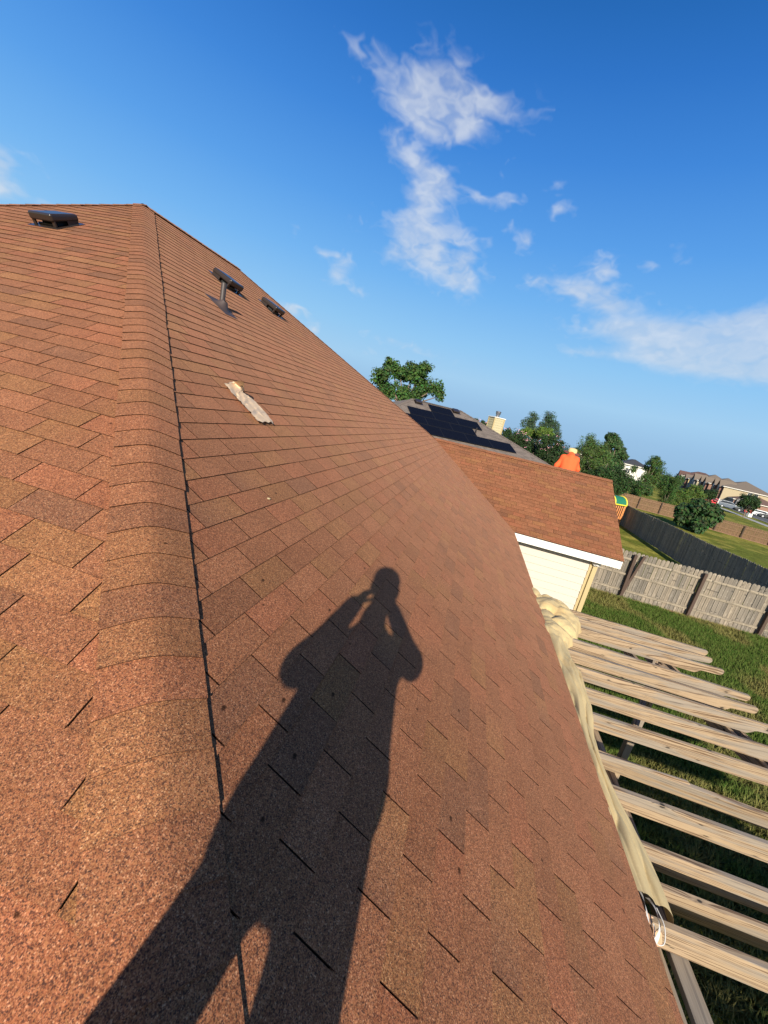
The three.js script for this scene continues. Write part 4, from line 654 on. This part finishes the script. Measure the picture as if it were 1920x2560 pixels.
// ------------------------------------------------------------------ houses across the street
const glassMat = std(RGB(0.03, 0.035, 0.045), 0.12), trimMat = std(RGB(0.62, 0.58, 0.5), 0.8);
function farHouse(label, o) {
  const g = thing('far_house', label, 'house', null, [o.p[0], o.y ?? 0, o.p[1]], -0.2424 + (o.turn ?? 0)), { dR, dT, hw, hr } = o, wm = std(RGB(...o.wall), 0.85), fm = std(RGB(...(o.front ?? o.wall)), 0.9), rm = std(RGB(...o.roof), 0.95, { side: THREE.DoubleSide });
  new MB().box(0, dR, 0, hw, -dT, 0).build('wall', wm, g);
  if (o.front) new MB().box(-0.04, -0.002, 0, hw, -dT + 0.01, -0.01).build('front_wall', fm, g);
  const ov = 0.45, m = new MB(), x0 = -ov, x1 = dR + ov, z0 = -dT - ov, z1 = ov, y = hw, k = Math.min(dR, dT) / 2 + ov;
  const A = dR > dT ? [x0 + k, hr, (z0 + z1) / 2] : [(x0 + x1) / 2, hr, z1 - k], B = dR > dT ? [x1 - k, hr, (z0 + z1) / 2] : [(x0 + x1) / 2, hr, z0 + k];
  const c = [[x0, y, z1], [x1, y, z1], [x1, y, z0], [x0, y, z0]];
  if (dR > dT) { m.quad(c[0], c[1], B, A); m.quad(c[2], c[3], A, B); m.tri(c[1], c[2], B); m.tri(c[3], c[0], A); } else { m.tri(c[0], c[1], A); m.quad(c[1], c[2], B, A); m.tri(c[2], c[3], B); m.quad(c[3], c[0], A, B); }
  const roofO = m.build('roof', rm, g);
  const em = new MB(); em.box(x0, x1, y - 0.22, y - 0.004, z1 - 0.06, z1); em.box(x0, x0 + 0.06, y - 0.22, y - 0.004, z0, z1 - 0.06); em.build('eave_board', trimMat, roofO);
  const win = (x, yy, z, w, h, turn) => { const f = new THREE.Group(); f.name = numbered('window'); f.position.set(x, yy, z); f.rotation.y = turn; g.add(f); part('frame', new MB().box(-w / 2 - 0.08, w / 2 + 0.08, -h / 2 - 0.08, h / 2 + 0.08, 0, 0.05).geo(), trimMat, f); part('pane', new MB().box(-w / 2, -0.03, -h / 2, h / 2, 0.052, 0.06).box(0.03, w / 2, -h / 2, h / 2, 0.052, 0.06).geo(), glassMat, f); };
  for (const [x, yy, w, h] of o.side ?? []) win(x, yy, 0.002, w, h, 0);
  for (const [z, gw, base, top, gh] of o.gables ?? []) {                   // front gables: z along the front, width, foot, eave, height
    const q = new THREE.Group(); q.name = numbered('gable'); q.position.set(0, 0, z); g.add(q); const pr = 0.8;
    const b = new MB().box(-pr, 0, base, top, -gw / 2, gw / 2); b.tri([-pr, top, -gw / 2], [-pr, top, gw / 2], [-pr, top + gh, 0]); part('wall', b.geo(), fm, q);
    const r = new MB(), e = 0.3, d = 3.2; for (const s of [-1, 1]) r.quad([-pr - e, top - e * gh / (gw / 2), s * (gw / 2 + e)], [d, top - e * gh / (gw / 2), s * (gw / 2 + e)], [d, top + gh + 0.05, 0], [-pr - e, top + gh + 0.05, 0]); part('roof', r.geo(), rm, q);
    const ar = new THREE.Shape(); ar.moveTo(-0.45, -0.8); ar.lineTo(0.45, -0.8); ar.lineTo(0.45, 0.4); ar.absarc(0, 0.4, 0.45, 0, Math.PI); ar.lineTo(-0.45, -0.8);
    part('window', new THREE.ExtrudeGeometry(ar, { depth: 0.05, bevelEnabled: false }).rotateY(-Math.PI / 2).translate(-pr - 0.005, top - 0.6, 0), glassMat, q);
    part('window_trim', new THREE.TorusGeometry(0.5, 0.07, 6, 16, Math.PI).rotateY(-Math.PI / 2).translate(-pr - 0.02, top - 0.2, 0), trimMat, q);
  }
  if (o.garage) part('garage_door', new MB().box(-0.1, -0.045, 0, 2.3, -dT + 1, -dT + 5.5).geo(), trimMat, g);
  if (o.sideGable) { const [x, w, base, top, gh] = o.sideGable, q = new THREE.Group(); q.name = numbered('gable'); q.position.set(x, 0, 0); g.add(q); const b = new MB().box(-w / 2, w / 2, base, top, 0, 0.8); b.tri([-w / 2, top, 0.8], [w / 2, top, 0.8], [0, top + gh, 0.8]); part('wall', b.geo(), fm, q); const r = new MB(); for (const s of [-1, 1]) r.quad([s * (w / 2 + 0.3), top - 0.3 * gh / (w / 2), 1.1], [s * (w / 2 + 0.3), top - 0.3 * gh / (w / 2), -3], [0, top + gh + 0.05, -3], [0, top + gh + 0.05, 1.1]); part('roof', r.geo(), rm, q); part('window', new THREE.CylinderGeometry(0.42, 0.42, 0.05, 18).rotateX(Math.PI / 2).translate(0, top - 0.4, 0.83), glassMat, q); }
  return g;
}
const TAUPE = [0.15, 0.115, 0.085], DBRICK = [0.17, 0.085, 0.062], CREAM = [0.36, 0.29, 0.18], GREYB = [0.16, 0.15, 0.145];
const P6 = [77.2, -145.9], at6 = (k, x = 0) => [P6[0] + T.x * k + RT.x * x, P6[1] + T.z * k + RT.z * x];
farHouse('cream two-storey house with twin side windows above the parked red car', { p: at6(0), dR: 12.4, dT: 12.5, hw: 5.4, hr: 8.3, wall: CREAM, front: DBRICK, roof: TAUPE, side: [[6.6, 4.3, 0.9, 1.4], [8.2, 4.3, 0.9, 1.4]], gables: [[-2.6, 3.4, 0, 5.2, 1.9], [-8.6, 3.6, 0, 5.2, 2.0]], garage: true });
farHouse('brick house with two steep gables second from the right of the row', { p: at6(17.5), dR: 12, dT: 13, hw: 5.4, hr: 8.4, wall: [0.22, 0.12, 0.08], front: DBRICK, roof: TAUPE, gables: [[-2.8, 3.6, 0, 5.3, 2.0], [-9, 3.6, 0, 5.2, 1.9]], side: [[4, 4.2, 1, 1.3]] });
farHouse('brown-roofed house with a tall grey gable in the middle of the row', { p: at6(35), dR: 12, dT: 13, hw: 5.5, hr: 9, wall: CREAM, front: GREYB, roof: TAUPE, gables: [[-3, 4.2, 0, 5.6, 2.2]], side: [[3, 4.2, 1, 1.3]] });
farHouse('yellowish cream house with long brown roof near the middle of the row', { p: at6(53, 0.6), dR: 13, dT: 14, hw: 5.4, hr: 8.5, wall: [0.42, 0.33, 0.15], front: DBRICK, roof: [0.14, 0.105, 0.08], gables: [[-3, 3.6, 0, 5.2, 1.8]] });
farHouse('house with reddish brown hip roof and white eaves right of the slim tree', { p: at6(71, 1.0), dR: 16, dT: 13, hw: 6.2, hr: 9.4, wall: [0.5, 0.46, 0.4], front: [0.2, 0.13, 0.1], roof: [0.095, 0.05, 0.04], gables: [[-3, 3.8, 0, 6, 2.2]] });
farHouse('white-walled house with dark roof half hidden behind the slim tree', { p: [36.5, -113], dR: 5.6, dT: 10, hw: 5.2, hr: 6.7, wall: [0.66, 0.63, 0.56], roof: [0.035, 0.035, 0.04], turn: 0.1, side: [[1.5, 3.6, 0.8, 1.1]] });
farHouse('low house with a grey arched gable behind the silver car', { p: at6(-5, 2.2), dR: 12, dT: 10, hw: 2.5, hr: 4.4, wall: [0.25, 0.14, 0.1], front: [0.2, 0.19, 0.185], roof: [0.13, 0.075, 0.055], sideGable: [2.6, 4.2, 0, 2.6, 1.4] });
farHouse('far house roof just showing past the cream house on the right', { p: at6(12, 19), dR: 11, dT: 12, hw: 5.6, hr: 8.6, wall: [0.3, 0.25, 0.18], roof: [0.125, 0.1, 0.08], side: [[4, 4.4, 1.2, 1.3]] });
farHouse('brown-roofed low brick house at the right edge behind the white car', { p: at6(-20, 14.5), dR: 16, dT: 11, hw: 2.6, hr: 5.0, wall: [0.14, 0.12, 0.12], roof: [0.095, 0.056, 0.045], side: [[3, 1.5, 1.6, 1.2]] });
farHouse('distant taupe-roofed house furthest right in the row', { p: at6(2, 36), dR: 14, dT: 12, hw: 5.4, hr: 8.4, wall: [0.3, 0.24, 0.17], roof: [0.12, 0.09, 0.07], side: [[4, 4.2, 1.2, 1.3]] });
farHouse('small taupe roof peeking between the feathery tree and the pink shrubs', { p: [20.5, -92], dR: 8, dT: 8, hw: 5.0, hr: 7.4, wall: [0.3, 0.24, 0.18], roof: [0.15, 0.12, 0.1], side: [[2, 3.5, 1, 1.2]] });

// ------------------------------------------------------------------ parked cars
function car(label, color, x, z, turn, o = {}) {
  const g = thing('parked_car', label, 'car', null, [x, 0, z], turn), paint = new THREE.MeshPhysicalMaterial({ color: RGB(...color), roughness: 0.35, clearcoat: 1, clearcoatRoughness: 0.08 }), L = o.len ?? 4.5, Hh = o.h ?? 1.48, w = 1.78, tall = o.suv ?? 0;
  const s = new THREE.Shape(), q = (a, b) => s.lineTo(a * L, b * Hh);
  s.moveTo(-0.49 * L, 0.22 * Hh); q(-0.5, 0.45); q(-0.48, 0.62 + 0.06 * tall); q(-0.4, 0.66); q(0.22, 0.66); q(0.44, 0.56); q(0.5, 0.46); q(0.5, 0.22); q(0.4, 0.2); q(-0.4, 0.2);
  const ex = (sh, d, b) => new THREE.ExtrudeGeometry(sh, { depth: d - 2 * b, bevelEnabled: true, bevelSize: b, bevelThickness: b, bevelSegments: 3 }).translate(0, 0, -d / 2 + b);
  part('body', ex(s, w, 0.06), paint, g);
  const c = new THREE.Shape(), k = o.truck ? [[-0.05, 0.66], [-0.04, 0.97], [0.1, 0.99], [0.22, 0.66]] : tall ? [[-0.48, 0.66], [-0.43, 0.95], [-0.36, 1], [0.06, 0.99], [0.24, 0.66]] : [[-0.42, 0.66], [-0.26, 0.97], [-0.18, 1], [0.04, 0.98], [0.24, 0.66]];
  k.forEach((p, i) => (i ? c.lineTo(p[0] * L, p[1] * Hh) : c.moveTo(p[0] * L, p[1] * Hh)));
  part('cabin', ex(c, w - 0.22, 0.07), paint, g);
  const wn = new THREE.Shape(); k.forEach((p, i) => { const cx = k.reduce((a, b) => a + b[0], 0) / k.length, px = (cx + (p[0] - cx) * 0.86) * L, py = mix(0.82, p[1], 0.72) * Hh; i ? wn.lineTo(px, py) : wn.moveTo(px, py); });
  part('side_windows', ex(wn, w - 0.2, 0.01), glassMat, g);
  for (const [a, b] of [[-0.3, 1], [0.31, 1], [-0.3, -1], [0.31, -1]]) { const wh = new THREE.Group(); wh.name = numbered('wheel'); wh.position.set(a * L, 0.33, b * (w / 2 - 0.1)); g.add(wh); part('tyre', new THREE.CylinderGeometry(0.33, 0.33, 0.22, 20).rotateX(Math.PI / 2), std(RGB(0.015, 0.015, 0.015), 0.9), wh); part('rim', new THREE.CylinderGeometry(0.2, 0.2, 0.24, 12).rotateX(Math.PI / 2), std(RGB(0.4, 0.4, 0.42), 0.4, { metalness: 0.7 }), wh); }
  for (const b of [-1, 1]) { part('headlight', new RoundedBoxGeometry(0.1, 0.13, 0.36, 2, 0.04).translate(0.485 * L, 0.5 * Hh, b * 0.62), std(RGB(0.7, 0.7, 0.7), 0.2), g); part('tail_light', new RoundedBoxGeometry(0.08, 0.2, 0.2, 2, 0.03).translate(-0.49 * L, 0.56 * Hh, b * 0.72), std(RGB(0.35, 0.01, 0.01), 0.3), g); }
  return g;
}
const gp = (u, v) => { let q = hitY(u, v, 0); const d = Math.hypot(q.x, q.z); if (d > 138) q = hitD(u, v, 138); return [q.x, q.z]; };
car('red pickup truck nearest the white leaning post', [0.62, 0.025, 0.035], ...gp(1792, 1253), 2.9, { truck: true, len: 5.2, h: 1.7 });
car('silver-blue minivan in front of the low arched gable house', [0.085, 0.105, 0.135], ...gp(1822, 1263), -0.24, { suv: 1, len: 5, h: 1.75 });
car('red sedan right of the small street tree', [0.55, 0.012, 0.03], ...gp(1885, 1287), 2.85, {});
car('black car just left of the red sedan', [0.012, 0.012, 0.014], ...gp(1862, 1278), 2.9, { suv: 1 });
car('white car at the right edge behind the red sedan', [0.7, 0.7, 0.7], ...gp(1907, 1287), -0.3, { suv: 1 });
car('dark sedan at the right edge in front of the white car', [0.02, 0.022, 0.028], ...gp(1921, 1294), 2.9, {});
{
  const [x, z] = gp(1788.5, 1268), p = thing('white_post', 'slightly leaning white post on the verge before the red pickup', 'post', null, [x, 0, z], 0.3);
  part('post', new RoundedBoxGeometry(0.16, 2.1, 0.16, 1, 0.02).translate(0, 1.05, 0), whiteMat, p); part('post_cap', new THREE.ConeGeometry(0.17, 0.16, 4).rotateY(Math.PI / 4).translate(0, 2.18, 0), whiteMat, p); part('arm', new RoundedBoxGeometry(0.7, 0.1, 0.1, 1, 0.02).translate(0.3, 1.9, 0), whiteMat, p); p.rotation.z = -0.06;
  const [bx, bz] = gp(1871, 1292), b = thing('utility_box', 'small white utility box on the pavement left of the red sedan', 'utility box', null, [bx, 0, bz], 0.3);
  part('cabinet', new RoundedBoxGeometry(0.9, 0.75, 0.6, 2, 0.04).translate(0, 0.4, 0), whiteMat, b); part('plinth', new MB().box(-0.5, 0.5, 0, 0.06, -0.35, 0.35).geo(), concreteMat, b);
}

// ------------------------------------------------------------------ people
function flesh(bones, { cell, pad = 0.06, k = 0.03 }) {                  // bones: [a, b, ra, rb]; one smooth skin over all of them
  const bb = new THREE.Box3(); for (const [a, b, ra, rb] of bones) { const r = Math.max(ra, rb) + pad; for (const p of [a, b]) { bb.expandByPoint(p.clone().addScalar(r)); bb.expandByPoint(p.clone().addScalar(-r)); } }
  const c = bb.getCenter(V3()), half = Math.max(...bb.getSize(V3()).toArray()) / 2, n = Math.min(170, Math.max(24, Math.ceil(2 * half / cell))), mc = new MarchingCubes(n, new THREE.MeshBasicMaterial(), false, false, 260000), F = new Float32Array(n * n * n).fill(1e3), h = n / 2;
  for (const [a, b, ra, rb] of bones) {
    const ab = b.clone().sub(a), L2 = ab.lengthSq() || 1e-9, R = Math.max(ra, rb) + 0.09, lo = [], hi = [];
    for (const ax of ['x', 'y', 'z']) { lo.push(Math.max(0, Math.floor((Math.min(a[ax], b[ax]) - R - c[ax]) / half * h + h))); hi.push(Math.min(n - 1, Math.ceil((Math.max(a[ax], b[ax]) + R - c[ax]) / half * h + h))); }
    for (let z = lo[2]; z <= hi[2]; z++) for (let y = lo[1]; y <= hi[1]; y++) for (let x = lo[0]; x <= hi[0]; x++) {
      const px = c.x + (x - h) / h * half - a.x, py = c.y + (y - h) / h * half - a.y, pz = c.z + (z - h) / h * half - a.z, t = clamp((px * ab.x + py * ab.y + pz * ab.z) / L2), dx = px - ab.x * t, dy = py - ab.y * t, dz = pz - ab.z * t, d = Math.sqrt(dx * dx + dy * dy + dz * dz) - mix(ra, rb, t), i = x + y * n + z * n * n, e = F[i], q = Math.max(k - Math.abs(d - e), 0) / k;
      F[i] = Math.min(d, e) - q * q * k * 0.25;
    }
  }
  for (let i = 0; i < F.length; i++) mc.field[i] = -Math.min(F[i], 1);
  mc.isolation = 0; mc.update();
  const g = new THREE.BufferGeometry(), cnt = mc.count ?? mc.geometry.drawRange.count, P = new Float32Array(cnt * 3), N = new Float32Array(cnt * 3);
  for (let i = 0; i < cnt * 3; i += 3) { P[i] = mc.positionArray[i] * half + c.x; P[i + 1] = mc.positionArray[i + 1] * half + c.y; P[i + 2] = mc.positionArray[i + 2] * half + c.z; const l = Math.hypot(mc.normalArray[i], mc.normalArray[i + 1], mc.normalArray[i + 2]) || 1; for (let j = 0; j < 3; j++) N[i + j] = mc.normalArray[i + j] / l; }
  g.setAttribute('position', new THREE.BufferAttribute(P, 3)); g.setAttribute('normal', new THREE.BufferAttribute(N, 3)); g.setAttribute('uv', new THREE.BufferAttribute(new Float32Array(cnt * 2), 2));
  return g;
}
function handBones(wrist, dir, side, curlTo, curl, flip = 1) {            // dir along the palm, side towards the thumb, curlTo where the fingertips bend
  const b = [], d = dir.clone().normalize(), s = side.clone().addScaledVector(d, -side.dot(d)).normalize(), n = curlTo.clone().addScaledVector(d, -curlTo.dot(d)).addScaledVector(s, -curlTo.dot(s)).normalize(), at = (x, y, z = 0) => wrist.clone().addScaledVector(d, x).addScaledVector(s, y).addScaledVector(n, z);
  for (const y of [-0.028, -0.009, 0.01, 0.028]) b.push([at(0.012, y * 0.7), at(0.085, y), 0.0145, 0.0125]);
  [[0.028, 0.068], [0.009, 0.076], [-0.01, 0.07], [-0.028, 0.054]].forEach(([y, len]) => { let p = at(0.088, y), a = curl * 0.5, r = 0.0098; for (const f of [0.46, 0.3, 0.24]) { const v = d.clone().multiplyScalar(Math.cos(a)).addScaledVector(n, Math.sin(a)), q = p.clone().addScaledVector(v, len * f); b.push([p, q, r, r * 0.92]); p = q; a += curl * 0.8; r *= 0.92; } });
  { let p = at(0.025, 0.03), r = 0.012; for (const [x, y, z] of [[0.055, 0.058, 0.012], [0.082, 0.068, 0.026], [0.103, 0.066, 0.036]]) { const q = at(x, y, z); b.push([p, q, r, r * 0.9]); p = q; r *= 0.9; } }
  return b;
}
function headBones(c, fwd, upv) {                                        // skull, jaw, nose, ears about the head's centre
  const s = fwd.clone().cross(upv).normalize(), at = (f, u, x = 0) => c.clone().addScaledVector(fwd, f).addScaledVector(upv, u).addScaledVector(s, x);
  return [[at(-0.025, 0.045), at(0.02, 0.04), 0.088, 0.08], [at(0, 0), at(0.03, -0.02), 0.078, 0.07], [at(0.035, -0.06, -0.01), at(0.035, -0.06, 0.01), 0.05, 0.05], [at(0.06, -0.095, -0.008), at(0.06, -0.095, 0.008), 0.025, 0.025], [at(0.09, 0.012), at(0.115, -0.022), 0.01, 0.015], [at(0.085, -0.052, -0.016), at(0.085, -0.052, 0.016), 0.013, 0.013], [at(-0.01, 0.012, -0.085), at(-0.02, -0.03, -0.083), 0.018, 0.014], [at(-0.01, 0.012, 0.085), at(-0.02, -0.03, 0.083), 0.018, 0.014], [at(0.078, 0.03, -0.045), at(0.084, 0.032, -0.015), 0.014, 0.012], [at(0.078, 0.03, 0.015), at(0.084, 0.032, 0.045), 0.012, 0.014]];
}
const skinMat = std(RGB(0.36, 0.2, 0.125), 0.6), eyeMat = std(RGB(0.02, 0.015, 0.012), 0.3), hairMat = std(RGB(0.02, 0.014, 0.01), 0.8), jeansMat = std(RGB(0.045, 0.06, 0.1), 0.9), shoeMat = std(RGB(0.05, 0.04, 0.035), 0.8);
function eyes(c, fwd, upv, parent) { const s = fwd.clone().cross(upv).normalize(); for (const x of [-0.031, 0.031]) part('eye', new THREE.SphereGeometry(0.0115, 10, 8), eyeMat, parent).position.copy(c.clone().addScaledVector(fwd, 0.09).addScaledVector(upv, 0.012).addScaledVector(s, x)); }

// the person taking the picture: behind the lens, seen only by the shadow on the roof
{
  const E = (x, y, z) => V3(x, y + EYE, z), roofAt = (x, z) => (x - z > HIP ? YE + (XE - x) * S : YE + (ZL - z) * S);
  const p = thing('person', 'person photographing with raised phone, standing on the hip of the roof', 'person');
  const fwd = V3(-0.1, -0.22, -0.97).normalize(), hc = E(0.1, 0.155, 0.36), hu = V3(0, 0.97, -0.22).normalize();
  const neck = E(0.075, -0.02, 0.405), chest = E(0.07, -0.2, 0.43), waist = E(0.055, -0.48, 0.43), pel = E(0.045, -0.64, 0.42);
  const sL = E(-0.11, -0.19, 0.42), sR = E(0.245, -0.18, 0.42), eL = E(-0.195, -0.325, 0.24), eR = E(0.325, -0.29, 0.235), wL = E(-0.1, -0.1, 0.125), wR = E(0.15, -0.085, 0.125);
  const hL = E(-0.115, -0.67, 0.42), hR = E(0.125, -0.69, 0.42), kL = E(-0.35, -1.13, 0.36), kR = E(0.085, -1.17, 0.4), fz = [0.37, 0.45];
  const aL = V3(-0.5, roofAt(-0.5, fz[0]) + 0.1, fz[0]), aR = V3(0.13, roofAt(0.16, fz[1]) + 0.1, fz[1]);
  const arm = (s, e, w, g) => [[s, e, 0.05 + g, 0.04 + g], [e, w, 0.04 + g, 0.028 + g]];
  const palmL = V3(0.06, 0.09, -0.075), palmR = V3(-0.055, 0.085, -0.075);
  const body = [...headBones(hc, fwd, hu), [hc.clone().add(V3(0, -0.06, 0.02)), neck, 0.055, 0.06], [neck, chest, 0.07, 0.11], [chest, waist, 0.12, 0.11], [waist, pel, 0.11, 0.095], [sL, sR, 0.055, 0.055], ...arm(sL, eL, wL, 0), ...arm(sR, eR, wR, 0), [hL, kL, 0.085, 0.055], [hR, kR, 0.085, 0.055], [kL, aL, 0.055, 0.04], [kR, aR, 0.055, 0.04]];
  const hands = [...handBones(wL, palmL, V3(0.5, 0.2, 0.9), V3(0.9, 0.1, -0.2), 0.8), ...handBones(wR, palmR, V3(-0.5, 0.2, 0.9), V3(-0.9, 0.1, -0.2), 0.8)];
  part('body', mergeGeometries([flesh(body, { cell: 0.0135, k: 0.035 }), flesh(hands, { cell: 0.004, pad: 0.02, k: 0.006 })]), skinMat, p);
  part('shirt', flesh([[neck, chest, 0.06, 0.135], [chest, waist, 0.145, 0.15], [waist, pel, 0.15, 0.115], [E(-0.04, -0.26, 0.43), E(-0.07, -0.53, 0.43), 0.1, 0.13], [E(0.18, -0.26, 0.43), E(0.15, -0.56, 0.43), 0.095, 0.12], [E(-0.09, -0.6, 0.42), E(0.16, -0.61, 0.42), 0.11, 0.11], [sL, sR, 0.075, 0.075], [sL, eL, 0.078, 0.07], [eL, eL.clone().lerp(wL, 1.0), 0.066, 0.05], [sR, eR, 0.076, 0.066], [eR, eR.clone().lerp(wR, 1.0), 0.062, 0.048]], { cell: 0.014, k: 0.05 }), std(RGB(0.1, 0.11, 0.13), 0.95), p);
  part('trousers', flesh([[pel, E(0.02, -0.64, 0.42), 0.1, 0.1], [hL, kL, 0.095, 0.064], [hR, kR, 0.115, 0.09], [kL, aL, 0.066, 0.065], [kR, aR, 0.086, 0.07]], { cell: 0.0135, k: 0.045 }), jeansMat, p);
  part('cap', flesh([[hc.clone().addScaledVector(hu, 0.07).addScaledVector(fwd, -0.015), hc.clone().addScaledVector(hu, 0.062).addScaledVector(fwd, 0.012), 0.1, 0.094], [hc.clone().addScaledVector(hu, 0.045).addScaledVector(fwd, 0.07), hc.clone().addScaledVector(hu, 0.035).addScaledVector(fwd, 0.15), 0.05, 0.02]], { cell: 0.006, k: 0.03 }), std(RGB(0.04, 0.045, 0.05), 0.95), p);
  for (const [a, turn] of [[aL, 0.25], [aR, -0.2]]) { const d = V3(Math.sin(-turn) * 0.16, -0.055, -0.16), t = a.clone().add(V3(0, -0.055, 0.04)); part('shoe', flesh([[t, t.clone().add(V3(d.x, -0.002, d.z)), 0.046, 0.042], [a, t, 0.05, 0.046]], { cell: 0.008, k: 0.03 }), shoeMat, p); }
  eyes(hc, fwd, hu, p);
  const ph = thing('phone', 'dark phone held upright in both hands of the photographer', 'phone', null, [0, EYE, 0]); ph.quaternion.copy(camera.quaternion);
  part('shell', new RoundedBoxGeometry(0.076, 0.158, 0.008, 3, 0.004).translate(0.012, -0.058, 0.016), std(RGB(0.02, 0.02, 0.024), 0.4), ph);
  part('screen', new RoundedBoxGeometry(0.07, 0.15, 0.001, 2, 0.0004).translate(0.012, -0.058, 0.0206), std(RGB(0.01, 0.01, 0.012), 0.1), ph);
  part('lens', new THREE.CylinderGeometry(0.007, 0.007, 0.002, 20).rotateX(Math.PI / 2).translate(0, 0, 0.0112), glassMat, ph);
}
// the worker bent over behind the ridge of the wing
{
  const z0 = -14.35, c0 = hitZ(1424, 1160, z0), p = thing('person', 'worker in a bright orange long-sleeved shirt and straw hat bent over behind the wing ridge', 'person');
  const ry = (z) => YW - (ZW - z) * S, nk = hitZ(1428, 1137, z0 - 0.25), O = (x, y, z) => V3(c0.x + x, c0.y + y, z0 + z);
  const fwd = V3(0.06, -0.5, -0.87).normalize(), hu = V3(0, 0.87, -0.5).normalize(), hc = hitZ(1430, 1133, z0 - 0.36);
  const sL = O(-0.2, 0.15, -0.2), sR = O(0.19, 0.17, -0.2), eL = O(-0.36, -0.14, -0.1), eR = O(0.34, -0.12, -0.22), wL = V3(c0.x - 0.42, ry(z0 - 0.1) + 0.12, z0 - 0.12), wR = V3(c0.x + 0.3, ry(z0 - 0.45) + 0.1, z0 - 0.5);
  const pel = V3(c0.x + 0.0, ry(z0) + 0.3, z0 + 0.02), kL = V3(c0.x - 0.2, ry(z0 - 0.42) + 0.1, z0 - 0.42), kR = V3(c0.x + 0.2, ry(z0 - 0.42) + 0.1, z0 - 0.42), fL = V3(c0.x - 0.15, ry(z0 - 0.02) + 0.07, z0 - 0.02), fR = V3(c0.x + 0.15, ry(z0 - 0.02) + 0.07, z0 - 0.02), hL = pel.clone().add(V3(-0.12, 0, 0)), hR = pel.clone().add(V3(0.12, 0, 0)), mid = O(0, 0.05, -0.12);
  const hands = [...handBones(wL, V3(-0.1, -0.3, -0.5), V3(1, 0, 0), V3(0, -1, 0), 0.35), ...handBones(wR, V3(-0.1, -0.3, -0.6), V3(-1, 0, 0), V3(0, -1, 0), 0.35)];
  part('body', mergeGeometries([flesh([...headBones(hc, fwd, hu), [hc.clone().addScaledVector(hu, -0.08), nk, 0.055, 0.06], [nk, mid, 0.07, 0.12], [mid, pel, 0.12, 0.13], [sL, sR, 0.055, 0.055], [sL, eL, 0.05, 0.04], [eL, wL, 0.04, 0.03], [sR, eR, 0.05, 0.04], [eR, wR, 0.04, 0.03], [hL, kL, 0.085, 0.06], [hR, kR, 0.085, 0.06], [kL, fL, 0.055, 0.04], [kR, fR, 0.055, 0.04]], { cell: 0.0135, k: 0.035 }), flesh(hands, { cell: 0.0045, pad: 0.02, k: 0.006 })]), skinMat, p);
  part('shirt', flesh([[nk, mid, 0.075, 0.16], [sL, sR, 0.115, 0.115], [nk, nk.clone().add(V3(0, -0.1, 0.1)), 0.1, 0.15], [O(-0.13, 0.08, -0.14), O(-0.1, -0.3, -0.02), 0.14, 0.15], [O(0.13, 0.08, -0.14), O(0.1, -0.3, -0.02), 0.14, 0.15], [sL, eL, 0.085, 0.07], [eL, wL, 0.07, 0.05], [sR, eR, 0.085, 0.07], [eR, wR, 0.07, 0.05], [mid, pel, 0.16, 0.16]], { cell: 0.013, k: 0.05 }), std(RGB(0.86, 0.105, 0.022), 0.85), p);
  part('trousers', flesh([[pel, pel.clone().add(V3(0, -0.05, 0)), 0.15, 0.14], [hL, kL, 0.105, 0.085], [hR, kR, 0.105, 0.085], [kL, fL, 0.08, 0.06], [kR, fR, 0.08, 0.06]], { cell: 0.0135, k: 0.04 }), jeansMat, p);
  for (const a of [fL, fR]) part('boot', flesh([[a, a.clone().add(V3(0, 0.0, 0.1)), 0.05, 0.045]], { cell: 0.008, k: 0.02 }), shoeMat, p);
  const hat = new THREE.Group(); hat.name = 'straw_hat'; hat.position.copy(hc).addScaledVector(hu, 0.05); hat.quaternion.setFromUnitVectors(V3(0, 1, 0), V3(0.02, 0.93, 0.2).normalize()); hat.scale.setScalar(1.22); p.add(hat);
  const straw = std(RGB(0.62, 0.46, 0.2), 0.9, { side: THREE.DoubleSide });
  part('crown', new THREE.LatheGeometry([[0, 0.1], [0.06, 0.098], [0.1, 0.085], [0.118, 0.055], [0.122, 0.0]].map((q) => new THREE.Vector2(...q)), 24), straw, hat);
  part('brim', new THREE.LatheGeometry([[0.1, 0.0], [0.15, -0.012], [0.215, -0.03], [0.218, -0.036], [0.15, -0.018], [0.1, -0.008]].map((q) => new THREE.Vector2(...q)), 28), std(RGB(0.16, 0.045, 0.03), 0.9, { side: THREE.DoubleSide }), hat);
  eyes(hc, fwd, hu, p);
}
scene.traverse((o) => { if (o.isMesh) o.castShadow = o.receiveShadow = true; });
renderer.render(scene, camera);
